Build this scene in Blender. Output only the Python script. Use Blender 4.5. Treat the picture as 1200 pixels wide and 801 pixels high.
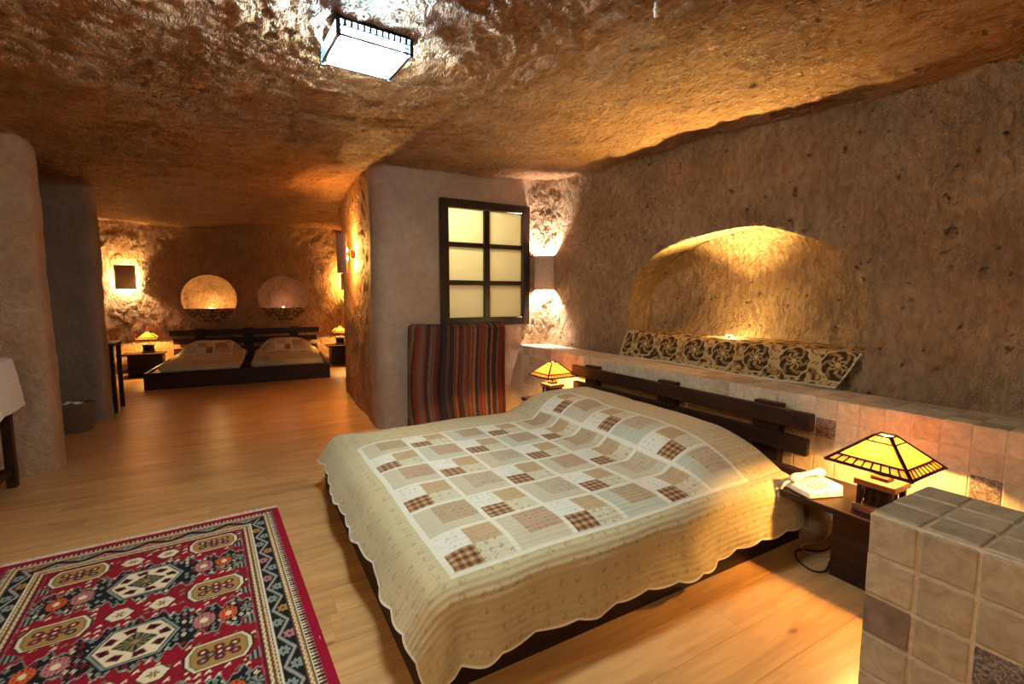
import bpy, bmesh, math, random
import numpy as np
from mathutils import Vector, Matrix
from mathutils.geometry import delaunay_2d_cdt
random.seed(7)
R_ = math.radians
scene = bpy.context.scene
for o in list(bpy.data.objects): bpy.data.objects.remove(o)
col = scene.collection

# ---------------------------------------------------------------- camera
cd = bpy.data.cameras.new('camera'); cam = bpy.data.objects.new('camera', cd); col.objects.link(cam)
cd.sensor_fit = 'HORIZONTAL'; cd.sensor_width = 36.0; cd.lens = 36.0*555/1200
cd.clip_start = 0.02; cd.clip_end = 60
cam.location = (0, 0, 1.4)
cam.rotation_euler = (R_(90-5.608), 0, R_(-29.6155))
scene.camera = cam
# ---------------------------------------------------------------- world, exposure
w = bpy.data.worlds.new('world'); scene.world = w; w.use_nodes = True
w.node_tree.nodes['Background'].inputs[0].default_value = (0.03, 0.022, 0.015, 1)
w.node_tree.nodes['Background'].inputs[1].default_value = 0.5
scene.view_settings.view_transform = 'Standard'; scene.view_settings.look = 'None'
scene.view_settings.exposure = 1.35; scene.view_settings.gamma = 1.0
scene.view_settings.use_curve_mapping = False
# lamp powers (each lamp carries its own light, built further down)
P_CEIL = 60.0          # emission strength of the ceiling lamp's tubes
P_TABLE = 48.0
P_SCONCE = 26.0
C_TABLE = (1.0, 0.52, 0.13)
C_ORANGE = (1.0, 0.46, 0.10)
C_PINK = (1.0, 0.84, 0.76)

# ---------------------------------------------------------------- helpers
def hash3(i, j, k, seed=0):
    n = (i*374761393 + j*668265263 + k*1274126177 + seed*974711) & 0xffffffff
    n = ((n ^ (n >> 13))*1274126177) & 0xffffffff
    n = (n ^ (n >> 16)) & 0xffffffff
    return (n & 0xffff)/65535.0
def vnoise(p, seed=0):
    p = np.asarray(p, dtype=np.float64); i = np.floor(p).astype(np.int64); f = p-i; f = f*f*(3-2*f)
    r = 0
    for a in (0, 1):
        for b in (0, 1):
            for c in (0, 1):
                wgt = (f[..., 0] if a else 1-f[..., 0])*(f[..., 1] if b else 1-f[..., 1])*(f[..., 2] if c else 1-f[..., 2])
                r = r + wgt*hash3(i[..., 0]+a, i[..., 1]+b, i[..., 2]+c, seed)
    return r*2-1
def fbm(p, scale, octs=3, seed=0):
    p = np.asarray(p)*scale; r = 0; a = 1.0
    for o in range(octs):
        r = r + a*vnoise(p, seed+o*17); p = p*2.03+11.3; a *= 0.5
    return r
def chisel(a, b, seed=0, la=10.0, lb=34.0, th=0.9):
    """short overlapping tool strokes, 0..1; la/lb = frequency along / across the stroke"""
    wob = 0.6*vnoise(P3(a*2.1, b*2.1, seed+.5), seed+3)
    c, s_ = np.cos(th+wob), np.sin(th+wob); u = a*c+b*s_; v = -a*s_+b*c
    n1 = .5+.5*vnoise(P3(u*la, v*lb, seed), seed); n2 = .5+.5*vnoise(P3(u*la*1.9+7, v*lb*1.5+3, seed), seed+1)
    return n1*.6+n2*.4
def P3(x, y, z=0.0):
    x = np.asarray(x, float); y = np.asarray(y, float); z = np.asarray(z, float)
    return np.stack(np.broadcast_arrays(x, y, z), -1)

def link(name, me, mat=None, parent=None):
    o = bpy.data.objects.new(name, me); col.objects.link(o)
    if mat: me.materials.append(mat)
    if parent: o.parent = parent
    return o
def tag(o, label, cat=None, group=None, kind=None):
    if label: o['label'] = label
    if cat: o['category'] = cat
    if group: o['group'] = group
    if kind: o['kind'] = kind
    return o
def thing(name, label, cat, loc=(0, 0, 0), rz=0.0, group=None, kind=None):
    o = bpy.data.objects.new(name, None); col.objects.link(o); o.empty_display_size = 0.1
    o.location = loc; o.rotation_euler = (0, 0, rz)
    return tag(o, label, cat, group, kind)
def mesh_np(name, V, F, smooth=False):
    me = bpy.data.meshes.new(name)
    me.from_pydata([tuple(v) for v in np.asarray(V).tolist()], [], F if isinstance(F, list) else np.asarray(F).tolist())
    if smooth: me.polygons.foreach_set('use_smooth', [True]*len(me.polygons))
    me.update(); return me
def set_col(me, C, name='Col'):
    a = me.color_attributes.new(name, 'FLOAT_COLOR', 'POINT')
    C = np.asarray(C, dtype=np.float32)
    if C.shape[1] == 3: C = np.concatenate([C, np.ones((len(C), 1), np.float32)], 1)
    a.data.foreach_set('color', C.ravel())
def set_uv(me, UV, name='UVMap'):
    lay = me.uv_layers.new(name=name)
    idx = np.empty(len(me.loops), dtype=np.int32); me.loops.foreach_get('vertex_index', idx)
    lay.data.foreach_set('uv', np.asarray(UV, dtype=np.float32)[idx].ravel())
def grid_faces(nu, nv, flip=False):
    i, j = np.meshgrid(np.arange(nu-1), np.arange(nv-1), indexing='ij')
    a = (i*nv+j).ravel(); b = ((i+1)*nv+j).ravel(); c = ((i+1)*nv+j+1).ravel(); d = (i*nv+j+1).ravel()
    return np.stack([a, d, c, b] if flip else [a, b, c, d], 1)
class MB:
    """collects shapes and links them as one mesh"""
    def __init__(s): s.bm = bmesh.new()
    def box(s, x0, x1, y0, y1, z0, z1, bev=0.0, seg=1, rot=None):
        g = bmesh.ops.create_cube(s.bm, size=1.0); vs = g['verts']
        for v in vs:
            v.co = Vector(((x0+x1)/2+v.co.x*(x1-x0), (y0+y1)/2+v.co.y*(y1-y0), (z0+z1)/2+v.co.z*(z1-z0)))
        if bev > 0:
            es = list({e for v in vs for e in v.link_edges})
            r = bmesh.ops.bevel(s.bm, geom=es, offset=bev, segments=seg, affect='EDGES', profile=0.5)
            vs = list({v for f in r['faces'] for v in f.verts} | {v for v in vs if v.is_valid})
        if rot is not None: bmesh.ops.transform(s.bm, matrix=rot, verts=vs)
        return s
    def bar(s, a, b, wd, ht, up=(0, 0, 1)):
        """box beam from a to b"""
        a = Vector(a); b = Vector(b); d = (b-a); L = d.length; d.normalize()
        u = Vector(up); sx = d.cross(u)
        if sx.length < 1e-5: sx = d.cross(Vector((1, 0, 0)))
        sx.normalize(); u = sx.cross(d)
        g = bmesh.ops.create_cube(s.bm, size=1.0)
        for v in g['verts']:
            c = v.co.copy(); v.co = (a+b)/2+d*(c.x*L)+sx*(c.y*wd)+u*(c.z*ht)
        return s
    def cyl(s, c, r, h, n=20, r2=None, axis='z'):
        m = Matrix.Translation(Vector(c))
        if axis == 'x': m = m @ Matrix.Rotation(R_(90), 4, 'Y')
        if axis == 'y': m = m @ Matrix.Rotation(R_(90), 4, 'X')
        bmesh.ops.create_cone(s.bm, cap_ends=True, segments=n, radius1=r, radius2=r if r2 is None else r2, depth=h, matrix=m)
        return s
    def sph(s, c, r, n=12):
        bmesh.ops.create_uvsphere(s.bm, u_segments=n, v_segments=n//2+2, radius=r, matrix=Matrix.Translation(Vector(c))); return s
    def tube(s, pts, r, n=8):
        pts = [Vector(p) for p in pts]; rings = []; prev = None
        for i, p in enumerate(pts):
            t = (pts[min(i+1, len(pts)-1)]-pts[max(i-1, 0)]).normalized()
            a = prev if prev is not None else (Vector((0, 0, 1)) if abs(t.z) < 0.9 else Vector((1, 0, 0)))
            nx = (a-t*a.dot(t)).normalized(); ny = t.cross(nx); prev = nx
            rr = r[i] if isinstance(r, (list, tuple)) else r
            rings.append([s.bm.verts.new(p+(nx*math.cos(q)+ny*math.sin(q))*rr) for q in [2*math.pi*k/n for k in range(n)]])
        for A, B in zip(rings[:-1], rings[1:]):
            for k in range(n): s.bm.faces.new((A[k], A[(k+1) % n], B[(k+1) % n], B[k]))
        s.bm.faces.new(rings[0][::-1]); s.bm.faces.new(rings[-1]); return s
    def poly(s, pts, thick):
        """convex polygon thickened along its normal"""
        pts = [Vector(p) for p in pts]; n = (pts[1]-pts[0]).cross(pts[2]-pts[0]).normalized()*thick/2
        A = [s.bm.verts.new(p+n) for p in pts]; B = [s.bm.verts.new(p-n) for p in pts]; k = len(pts)
        s.bm.faces.new(A); s.bm.faces.new(B[::-1])
        for i in range(k): s.bm.faces.new((A[i], B[i], B[(i+1) % k], A[(i+1) % k]))
        return s
    def mesh(s, name, smooth=False):
        bmesh.ops.recalc_face_normals(s.bm, faces=s.bm.faces[:])
        me = bpy.data.meshes.new(name); s.bm.to_mesh(me); s.bm.free()
        if smooth:
            me.polygons.foreach_set('use_smooth', [True]*len(me.polygons))
        return me
    def build(s, name, mat, parent=None, smooth=False): return link(name, s.mesh(name, smooth), mat, parent)

# ---------------------------------------------------------------- materials
def mat_new(name):
    m = bpy.data.materials.new(name); m.use_nodes = True
    nt = m.node_tree; return m, nt, nt.nodes['Principled BSDF']
def N(nt, t, **kw):
    n = nt.nodes.new(t)
    for k, v in kw.items():
        if k in n.inputs: n.inputs[k].default_value = v
        else: setattr(n, k, v)
    return n
def L(nt, a, b): nt.links.new(a, b)
def ramp(nt, fac, stops):
    r = nt.nodes.new('ShaderNodeValToRGB'); e = r.color_ramp.elements
    e[0].position, e[0].color = stops[0][0], (*stops[0][1], 1)
    e[1].position, e[1].color = stops[-1][0], (*stops[-1][1], 1)
    for p, c in stops[1:-1]:
        q = e.new(p); q.color = (*c, 1)
    L(nt, fac, r.inputs[0]); return r.outputs[0]
def srgb(r, g, b):
    f = lambda c: (c/255/12.92) if c/255 <= 0.04045 else ((c/255+0.055)/1.055)**2.4
    return (f(r), f(g), f(b))
def plain(name, c, rough=0.6, bump=0.0, bscale=40, spec=0.4, vary=0.0, metal=0.0):
    m, nt, b = mat_new(name); b.inputs['Roughness'].default_value = rough
    b.inputs['Specular IOR Level'].default_value = spec; b.inputs['Metallic'].default_value = metal
    b.inputs['Base Color'].default_value = (*c, 1)
    if vary or bump:
        tc = N(nt, 'ShaderNodeTexCoord'); no = N(nt, 'ShaderNodeTexNoise', Scale=bscale, Detail=4.0)
        L(nt, tc.outputs['Object'], no.inputs['Vector'])
        if vary:
            L(nt, ramp(nt, no.outputs['Fac'], [(0.3, tuple(x*(1-vary) for x in c)), (0.7, tuple(min(1, x*(1+vary)) for x in c))]), b.inputs['Base Color'])
        if bump:
            bp = N(nt, 'ShaderNodeBump', Strength=bump, Distance=0.01); L(nt, no.outputs['Fac'], bp.inputs['Height']); L(nt, bp.outputs[0], b.inputs['Normal'])
    return m
def emit(name, c, s):
    m = bpy.data.materials.new(name); m.use_nodes = True; nt = m.node_tree; nt.nodes.clear()
    e = N(nt, 'ShaderNodeEmission', Strength=s); e.inputs[0].default_value = (*c, 1)
    o = N(nt, 'ShaderNodeOutputMaterial'); L(nt, e.outputs[0], o.inputs[0]); return m
def rock(name, c0, c1, c2, rot=(0, 0, 0), stretch=(1, 1, 1), rough=0.62, bump=1.0, fine=30.0, pits=0.6, dist=0.03):
    m, nt, b = mat_new(name); b.inputs['Roughness'].default_value = rough; b.inputs['Specular IOR Level'].default_value = 0.35
    tc = N(nt, 'ShaderNodeTexCoord'); mp = N(nt, 'ShaderNodeMapping'); mp.inputs['Rotation'].default_value = rot; mp.inputs['Scale'].default_value = stretch
    L(nt, tc.outputs['Object'], mp.inputs['Vector'])
    n1 = N(nt, 'ShaderNodeTexNoise', Scale=fine, Detail=4.0, Roughness=0.68, Distortion=0.35); L(nt, mp.outputs[0], n1.inputs['Vector'])
    n2 = N(nt, 'ShaderNodeTexNoise', Scale=3.0, Detail=5.0, Roughness=0.6); L(nt, tc.outputs['Object'], n2.inputs['Vector'])
    v = N(nt, 'ShaderNodeTexVoronoi', Scale=9.0); v.inputs['Randomness'].default_value = 1.0
    nd = N(nt, 'ShaderNodeTexNoise', Scale=12.0, Detail=2.0); L(nt, tc.outputs['Object'], nd.inputs['Vector'])
    mx = N(nt, 'ShaderNodeMixRGB'); mx.inputs[0].default_value = 0.12; L(nt, tc.outputs['Object'], mx.inputs[1]); L(nt, nd.outputs['Color'], mx.inputs[2])
    L(nt, mx.outputs[0], v.inputs['Vector'])
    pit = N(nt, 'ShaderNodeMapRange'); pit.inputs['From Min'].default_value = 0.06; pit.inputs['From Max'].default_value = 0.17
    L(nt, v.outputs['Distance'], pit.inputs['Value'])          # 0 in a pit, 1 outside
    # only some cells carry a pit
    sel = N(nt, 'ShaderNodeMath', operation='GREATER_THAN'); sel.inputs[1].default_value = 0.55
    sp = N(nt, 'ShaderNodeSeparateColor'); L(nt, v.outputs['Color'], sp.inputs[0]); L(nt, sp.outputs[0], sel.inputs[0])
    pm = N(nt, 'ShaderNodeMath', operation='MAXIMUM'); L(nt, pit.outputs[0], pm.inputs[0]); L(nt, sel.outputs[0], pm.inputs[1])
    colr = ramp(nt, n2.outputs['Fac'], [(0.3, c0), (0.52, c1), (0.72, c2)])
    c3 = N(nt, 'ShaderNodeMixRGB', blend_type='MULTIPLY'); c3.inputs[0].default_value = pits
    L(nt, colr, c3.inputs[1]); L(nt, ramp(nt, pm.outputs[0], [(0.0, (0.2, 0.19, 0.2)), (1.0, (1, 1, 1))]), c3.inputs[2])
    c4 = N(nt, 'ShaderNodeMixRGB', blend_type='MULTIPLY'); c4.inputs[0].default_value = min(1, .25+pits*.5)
    L(nt, c3.outputs[0], c4.inputs[1]); L(nt, ramp(nt, n1.outputs['Fac'], [(0.34, (0.52, 0.48, 0.46)), (0.62, (1.12, 1.12, 1.12))]), c4.inputs[2])  # crevice shade painted into the colour: darker where the stroke noise dips
    L(nt, c4.outputs[0], b.inputs['Base Color'])
    pw = N(nt, 'ShaderNodeMath', operation='MULTIPLY_ADD'); pw.inputs[1].default_value = 0.5*pits; L(nt, pm.outputs[0], pw.inputs[0]); L(nt, n1.outputs['Fac'], pw.inputs[2])
    bp = N(nt, 'ShaderNodeBump', Strength=bump, Distance=dist); L(nt, pw.outputs[0], bp.inputs['Height']); L(nt, bp.outputs[0], b.inputs['Normal'])
    return m
def wood(name, ca, cb, rough=0.35, axis='x', scale=6.0, contrast=(0.35, 0.7), spec=0.5, knots=False):
    m, nt, b = mat_new(name); b.inputs['Roughness'].default_value = rough; b.inputs['Specular IOR Level'].default_value = spec
    tc = N(nt, 'ShaderNodeTexCoord'); oi = N(nt, 'ShaderNodeObjectInfo')
    ad = N(nt, 'ShaderNodeVectorMath', operation='MULTIPLY_ADD'); ad.inputs[1].default_value = (13, 17, 7)
    cmb = N(nt, 'ShaderNodeCombineXYZ'); [L(nt, oi.outputs['Random'], cmb.inputs[i]) for i in range(3)]
    L(nt, cmb.outputs[0], ad.inputs[0]); L(nt, tc.outputs['Object'], ad.inputs[2])
    mp = N(nt, 'ShaderNodeMapping'); s = {'x': (0.12, 1, 1), 'y': (1, 0.12, 1), 'z': (1, 1, 0.12)}[axis]; mp.inputs['Scale'].default_value = s
    L(nt, ad.outputs[0], mp.inputs['Vector'])
    n1 = N(nt, 'ShaderNodeTexNoise', Scale=scale*4, Detail=5.0, Roughness=0.65, Distortion=0.7); L(nt, mp.outputs[0], n1.inputs['Vector'])
    c = ramp(nt, n1.outputs['Fac'], [(contrast[0], ca), (contrast[1], cb)])
    if knots:
        mk = N(nt, 'ShaderNodeMapping'); mk.inputs['Scale'].default_value = (2.2, 5.0, 1); L(nt, ad.outputs[0], mk.inputs['Vector'])
        vk = N(nt, 'ShaderNodeTexVoronoi', Scale=1.0); L(nt, mk.outputs[0], vk.inputs['Vector'])
        kc = N(nt, 'ShaderNodeMixRGB', blend_type='MULTIPLY'); kc.inputs[0].default_value = .8; L(nt, c, kc.inputs[1])
        L(nt, ramp(nt, vk.outputs['Distance'], [(0.03, (0.35, 0.26, 0.2)), (0.075, (0.85, 0.8, 0.75)), (0.13, (1, 1, 1))]), kc.inputs[2]); c = kc.outputs[0]
    hs = N(nt, 'ShaderNodeHueSaturation'); L(nt, c, hs.inputs['Color'])
    mr = N(nt, 'ShaderNodeMapRange'); mr.inputs['To Min'].default_value = 0.93; mr.inputs['To Max'].default_value = 1.07
    L(nt, oi.outputs['Random'], mr.inputs['Value']); L(nt, mr.outputs[0], hs.inputs['Value'])
    L(nt, hs.outputs[0], b.inputs['Base Color'])
    bp = N(nt, 'ShaderNodeBump', Strength=0.08, Distance=0.004); L(nt, n1.outputs['Fac'], bp.inputs['Height']); L(nt, bp.outputs[0], b.inputs['Normal'])
    return m
def attr_mat(name, rough=0.85, bump=0.3, bscale=250, sheen=0.0, waves=None):
    m, nt, b = mat_new(name); b.inputs['Roughness'].default_value = rough; b.inputs['Specular IOR Level'].default_value = 0.15
    a = N(nt, 'ShaderNodeVertexColor'); a.layer_name = 'Col'; L(nt, a.outputs['Color'], b.inputs['Base Color'])
    if sheen: b.inputs['Sheen Weight'].default_value = sheen
    tc = N(nt, 'ShaderNodeTexCoord')
    if waves:
        uv = N(nt, 'ShaderNodeUVMap'); wv = N(nt, 'ShaderNodeTexWave', Scale=waves, Distortion=0.6); wv.bands_direction = 'Y'
        L(nt, uv.outputs[0], wv.inputs['Vector']); h = wv.outputs['Fac']; dist = 0.004
    else:
        no = N(nt, 'ShaderNodeTexNoise', Scale=bscale, Detail=2.0); L(nt, tc.outputs['Object'], no.inputs['Vector']); h = no.outputs['Fac']; dist = 0.003
    bp = N(nt, 'ShaderNodeBump', Strength=bump, Distance=dist); L(nt, h, bp.inputs['Height']); L(nt, bp.outputs[0], b.inputs['Normal'])
    return m
def tile_mat(name, ca, cb, rough=0.5, bump=0.35, vein=False):
    m, nt, b = mat_new(name); b.inputs['Roughness'].default_value = rough
    tc = N(nt, 'ShaderNodeTexCoord'); oi = N(nt, 'ShaderNodeObjectInfo'); cmb = N(nt, 'ShaderNodeCombineXYZ'); [L(nt, oi.outputs['Random'], cmb.inputs[i]) for i in range(3)]
    ad = N(nt, 'ShaderNodeVectorMath', operation='MULTIPLY_ADD'); ad.inputs[1].default_value = (9, 15, 23); L(nt, cmb.outputs[0], ad.inputs[0]); L(nt, tc.outputs['Object'], ad.inputs[2])
    no = N(nt, 'ShaderNodeTexNoise', Scale=60.0 if vein else 22.0, Detail=5.0, Roughness=0.7, Distortion=2.0 if vein else 0.5); L(nt, ad.outputs[0], no.inputs['Vector'])
    c = ramp(nt, no.outputs['Fac'], [(0.36 if not vein else 0.46, ca), (0.66 if not vein else 0.56, cb)])
    hs = N(nt, 'ShaderNodeHueSaturation'); L(nt, c, hs.inputs['Color']); mr = N(nt, 'ShaderNodeMapRange'); mr.inputs['To Min'].default_value = 0.84; mr.inputs['To Max'].default_value = 1.12
    L(nt, oi.outputs['Random'], mr.inputs['Value']); L(nt, mr.outputs[0], hs.inputs['Value']); L(nt, hs.outputs[0], b.inputs['Base Color'])
    bp = N(nt, 'ShaderNodeBump', Strength=bump, Distance=0.006 if not vein else 0.01); L(nt, no.outputs['Fac'], bp.inputs['Height']); L(nt, bp.outputs[0], b.inputs['Normal'])
    return m
def translucent(name, c, mixd=0.3):
    m = bpy.data.materials.new(name); m.use_nodes = True; nt = m.node_tree; nt.nodes.clear()
    t = N(nt, 'ShaderNodeBsdfTranslucent'); t.inputs[0].default_value = (*c, 1); d = N(nt, 'ShaderNodeBsdfDiffuse'); d.inputs[0].default_value = (*c, 1)
    mx = N(nt, 'ShaderNodeMixShader'); mx.inputs[0].default_value = mixd; L(nt, t.outputs[0], mx.inputs[1]); L(nt, d.outputs[0], mx.inputs[2])
    o = N(nt, 'ShaderNodeOutputMaterial'); L(nt, mx.outputs[0], o.inputs[0]); return m

M = {}
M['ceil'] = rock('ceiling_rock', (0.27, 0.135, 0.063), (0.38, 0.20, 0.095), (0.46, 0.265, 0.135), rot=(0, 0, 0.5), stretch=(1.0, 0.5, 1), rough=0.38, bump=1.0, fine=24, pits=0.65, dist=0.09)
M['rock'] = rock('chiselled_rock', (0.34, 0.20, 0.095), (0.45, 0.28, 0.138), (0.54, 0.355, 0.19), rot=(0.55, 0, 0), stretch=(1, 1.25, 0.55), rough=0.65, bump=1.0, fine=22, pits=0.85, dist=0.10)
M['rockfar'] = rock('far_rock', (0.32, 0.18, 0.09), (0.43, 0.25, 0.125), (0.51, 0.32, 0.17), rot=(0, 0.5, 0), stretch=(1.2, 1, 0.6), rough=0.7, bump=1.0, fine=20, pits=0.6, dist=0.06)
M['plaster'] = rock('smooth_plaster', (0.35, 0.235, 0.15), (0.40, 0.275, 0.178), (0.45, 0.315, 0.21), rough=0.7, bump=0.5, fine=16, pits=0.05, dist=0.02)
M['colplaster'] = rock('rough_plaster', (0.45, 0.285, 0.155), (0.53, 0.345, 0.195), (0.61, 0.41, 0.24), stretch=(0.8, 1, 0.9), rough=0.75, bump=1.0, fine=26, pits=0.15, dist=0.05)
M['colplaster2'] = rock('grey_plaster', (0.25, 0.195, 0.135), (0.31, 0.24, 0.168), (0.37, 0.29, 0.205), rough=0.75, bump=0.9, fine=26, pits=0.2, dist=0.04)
M['floor'] = wood('oak_laminate', (0.36, 0.165, 0.05), (0.60, 0.325, 0.115), rough=0.33, axis='x', scale=3.0, contrast=(0.28, 0.60), spec=0.5, knots=True)
M['subfloor'] = plain('floor_joint', (0.28, 0.14, 0.045), 0.7)
M['dark'] = wood('dark_stained_wood', (0.012, 0.005, 0.003), (0.045, 0.015, 0.008), rough=0.42, axis='y', scale=5.0, spec=.22)
M['darkx'] = wood('dark_stained_wood_x', (0.012, 0.005, 0.003), (0.042, 0.014, 0.008), rough=0.42, axis='x', scale=5.0, spec=.22)
M['red_wood'] = wood('reddish_lamp_wood', (0.10, 0.03, 0.012), (0.22, 0.075, 0.03), rough=0.35, axis='y', scale=8)
M['frame'] = wood('window_wood', (0.010, 0.005, 0.004), (0.04, 0.018, 0.012), rough=0.3, axis='z')
M['tile'] = tile_mat('travertine_tile', (0.45, 0.33, 0.19), (0.64, 0.50, 0.32))
M['tile2'] = tile_mat('grey_travertine_tile', (0.31, 0.225, 0.13), (0.47, 0.36, 0.225))
M['tiled'] = tile_mat('dark_relief_tile', (0.12, 0.07, 0.045), (0.36, 0.26, 0.19), vein=True, bump=0.8)
M['tileb'] = tile_mat('brown_stone_tile', (0.15, 0.095, 0.06), (0.26, 0.175, 0.12))
M['grout'] = plain('cream_grout', (0.55, 0.44, 0.30), 0.85, bump=0.4, bscale=60, vary=0.12)
M['grout2'] = plain('pillar_grout', (0.50, 0.39, 0.25), 0.85, bump=0.4, bscale=60, vary=0.15)
M['quilt'] = attr_mat('patchwork_quilt', 0.9, 0.55, waves=11.0, sheen=0.1)
M['rug'] = attr_mat('woven_rug', 0.95, 0.5, bscale=400)
M['stripe'] = attr_mat('striped_cloth', 0.9, 0.3, bscale=200)
M['brocade'] = attr_mat('brocade_cloth', 0.85, 0.3, bscale=200)
M['mattress'] = plain('mattress_cloth', (0.5, 0.42, 0.32), 0.9)
M['shade'] = translucent('amber_shade_glass', (0.70, 0.46, 0.22), 0.2)
M['bulb'] = emit('lamp_bulb', (1.0, 0.72, 0.35), 30.0)
M['pane'] = translucent('frosted_glass', (0.86, 0.82, 0.62), 0.35)
M['sconce'] = plain('sconce_clay', (0.58, 0.43, 0.30), 0.8, bump=0.3, bscale=30, vary=0.12)
M['phone'] = plain('cream_plastic', (0.78, 0.72, 0.58), 0.35, spec=0.5)
M['key'] = plain('phone_key', (0.42, 0.38, 0.31), 0.45)
M['black'] = plain('black_rubber', (0.012, 0.011, 0.010), 0.5)
M['white'] = plain('white_plastic', (0.75, 0.73, 0.68), 0.4)
M['linen'] = plain('white_linen', (0.72, 0.66, 0.55), 0.9, bump=0.15, bscale=160)
M['wicker'] = plain('wicker', (0.20, 0.11, 0.055), 0.7, bump=0.3, bscale=90, vary=0.35)
M['lampbox'] = plain('teal_black_metal', (0.012, 0.03, 0.045), 0.35)
M['tube'] = emit('cool_white_diffuser', (0.74, 0.93, 1.0), P_CEIL)
M['tube_fill'] = emit('warm_fill_diffuser', (1.0, 0.82, 0.58), P_CEIL*1.9)  # glow of the added fill lamp behind the camera
M['sideglass'] = emit('cool_side_glass', (0.62, 0.88, 1.0), P_CEIL*4.5)
M['puck'] = emit('niche_spot_glass', (1.0, 0.85, 0.5), 25.0)
M['fringe'] = plain('rug_fringe', (0.72, 0.60, 0.45), 0.95)
M['trimw'] = plain('crochet_edging', (0.62, 0.55, 0.42), 0.9)

def point(name, loc, c, p, parent=None, rad=0.03):
    l = bpy.data.lights.new(name, 'POINT'); l.color = c; l.energy = p; l.shadow_soft_size = rad
    o = bpy.data.objects.new(name, l); col.objects.link(o); o.location = loc
    if parent: o.parent = parent
    return o

# ================================================================ STRUCTURE
# --- ceiling heights measured over the plan
CP = np.array([(3.25, .8, 2.52), (3.25, 3.9, 2.635), (2.6, 4.84, 2.73), (1.2, 5.2, 2.68), (1.28, 7.07, 2.74), (-1.27, 4.9, 2.57), (-1.33, 6.8, 2.62),
               (-2, 10.6, 2.63), (1.8, 10.6, 2.77), (.55, 2.25, 2.53), (-3, 2, 2.46), (0, -2, 2.5), (3.2, -2, 2.5), (-1, 3.4, 2.52), (0, 5.2, 2.56), (0.3, 7.5, 2.66)])
def ceil_z(x, y):
    d = (x[..., None]-CP[:, 0])**2+(y[..., None]-CP[:, 1])**2+0.35
    wt = d**-2; return (wt*CP[:, 2]).sum(-1)/wt.sum(-1)
def build_ceiling():
    xs = np.arange(-3.6, 3.75, 0.018); ys = np.concatenate([np.arange(-2.9, 6.0, 0.018), np.arange(6.0, 11.1, .04)])
    X, Y = np.meshgrid(xs, ys, indexing='ij')
    p = P3(X, Y)
    calm = 1-.8*np.exp(-((X-.537)**2+(Y-2.268)**2)/(2*.9**2))      # little undulation around the lamp
    Z = ceil_z(X, Y)+.02*(1-calm)+calm*(0.05*fbm(p, 0.9, 2, 3)+0.016*fbm(p, 4.0, 2, 9))+0.008*fbm(p, 13, 2, 21)+0.036*chisel(X, Y, 3, 10, 22, .45)
    # the rock is level where the lamp plate is fixed
    for lx, ly, lz in ((.537, 2.268, 2.514), (-.9, -1.1, 2.50)):
        g = np.exp(-((X-lx)**2+(Y-ly)**2)/(2*.30**2)); i0 = np.argmin((xs-lx)**2); j0 = np.argmin((ys-ly)**2)
        Z = Z+g*(lz-Z[i0-6:i0+7, j0-6:j0+7].mean())
    V = np.stack([X, Y, Z], -1).reshape(-1, 3)
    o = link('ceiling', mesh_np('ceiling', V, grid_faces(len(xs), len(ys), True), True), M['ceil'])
    tag(o, 'low rough brown chiselled rock ceiling of the cave room', kind='structure')
build_ceiling()

def contour_len(pts, step):
    """resample closed polygon"""
    pts = np.array(pts, float); q = np.vstack([pts, pts[:1]]); out = []
    for a, b in zip(q[:-1], q[1:]):
        n = max(1, int(round(np.linalg.norm(b-a)/step)))
        for k in range(n): out.append(a+(b-a)*k/n)
    return np.array(out)
def smooth_closed(pts, it=2):
    pts = np.array(pts, float)
    for _ in range(it):
        nx = np.roll(pts, -1, 0); pts = np.stack([0.75*pts+0.25*nx, 0.25*pts+0.75*nx], 1).reshape(-1, 2)
    return pts
def in_poly(P, poly):
    x, y = P[:, 0], P[:, 1]; r = np.zeros(len(P), bool); n = len(poly)
    for i in range(n):
        x1, y1 = poly[i]; x2, y2 = poly[(i+1) % n]
        if y1 == y2: continue
        c = ((y1 > y) != (y2 > y)) & (x < (x2-x1)*(y-y1)/(y2-y1)+x1); r ^= c
    return r
def dist_poly(P, poly):
    d = np.full(len(P), 1e9); n = len(poly)
    for i in range(n):
        a = poly[i]; b = poly[(i+1) % n]; ab = b-a; t = np.clip(((P-a)@ab)/(ab@ab+1e-12), 0, 1)
        d = np.minimum(d, np.linalg.norm(P-(a+t[:, None]*ab), axis=1))
    return d
def plan_map(plan):
    """plan polyline -> function u -> (xy, normal to the left of travel)"""
    pl = np.array(plan, float); seg = np.linalg.norm(np.diff(pl, axis=0), axis=1); cu = np.concatenate([[0], np.cumsum(seg)])
    tang = np.diff(pl, axis=0)/seg[:, None]
    vt = np.vstack([tang[:1], (tang[:-1]+tang[1:]), tang[-1:]]); vt /= np.linalg.norm(vt, axis=1)[:, None]
    def f(u):
        x = np.interp(u, cu, pl[:, 0]); y = np.interp(u, cu, pl[:, 1])
        tx = np.interp(u, cu, vt[:, 0]); ty = np.interp(u, cu, vt[:, 1]); l = np.hypot(tx, ty)
        return np.stack([x, y], -1), np.stack([-ty/l, tx/l], -1)
    return f, cu[-1]
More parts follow.
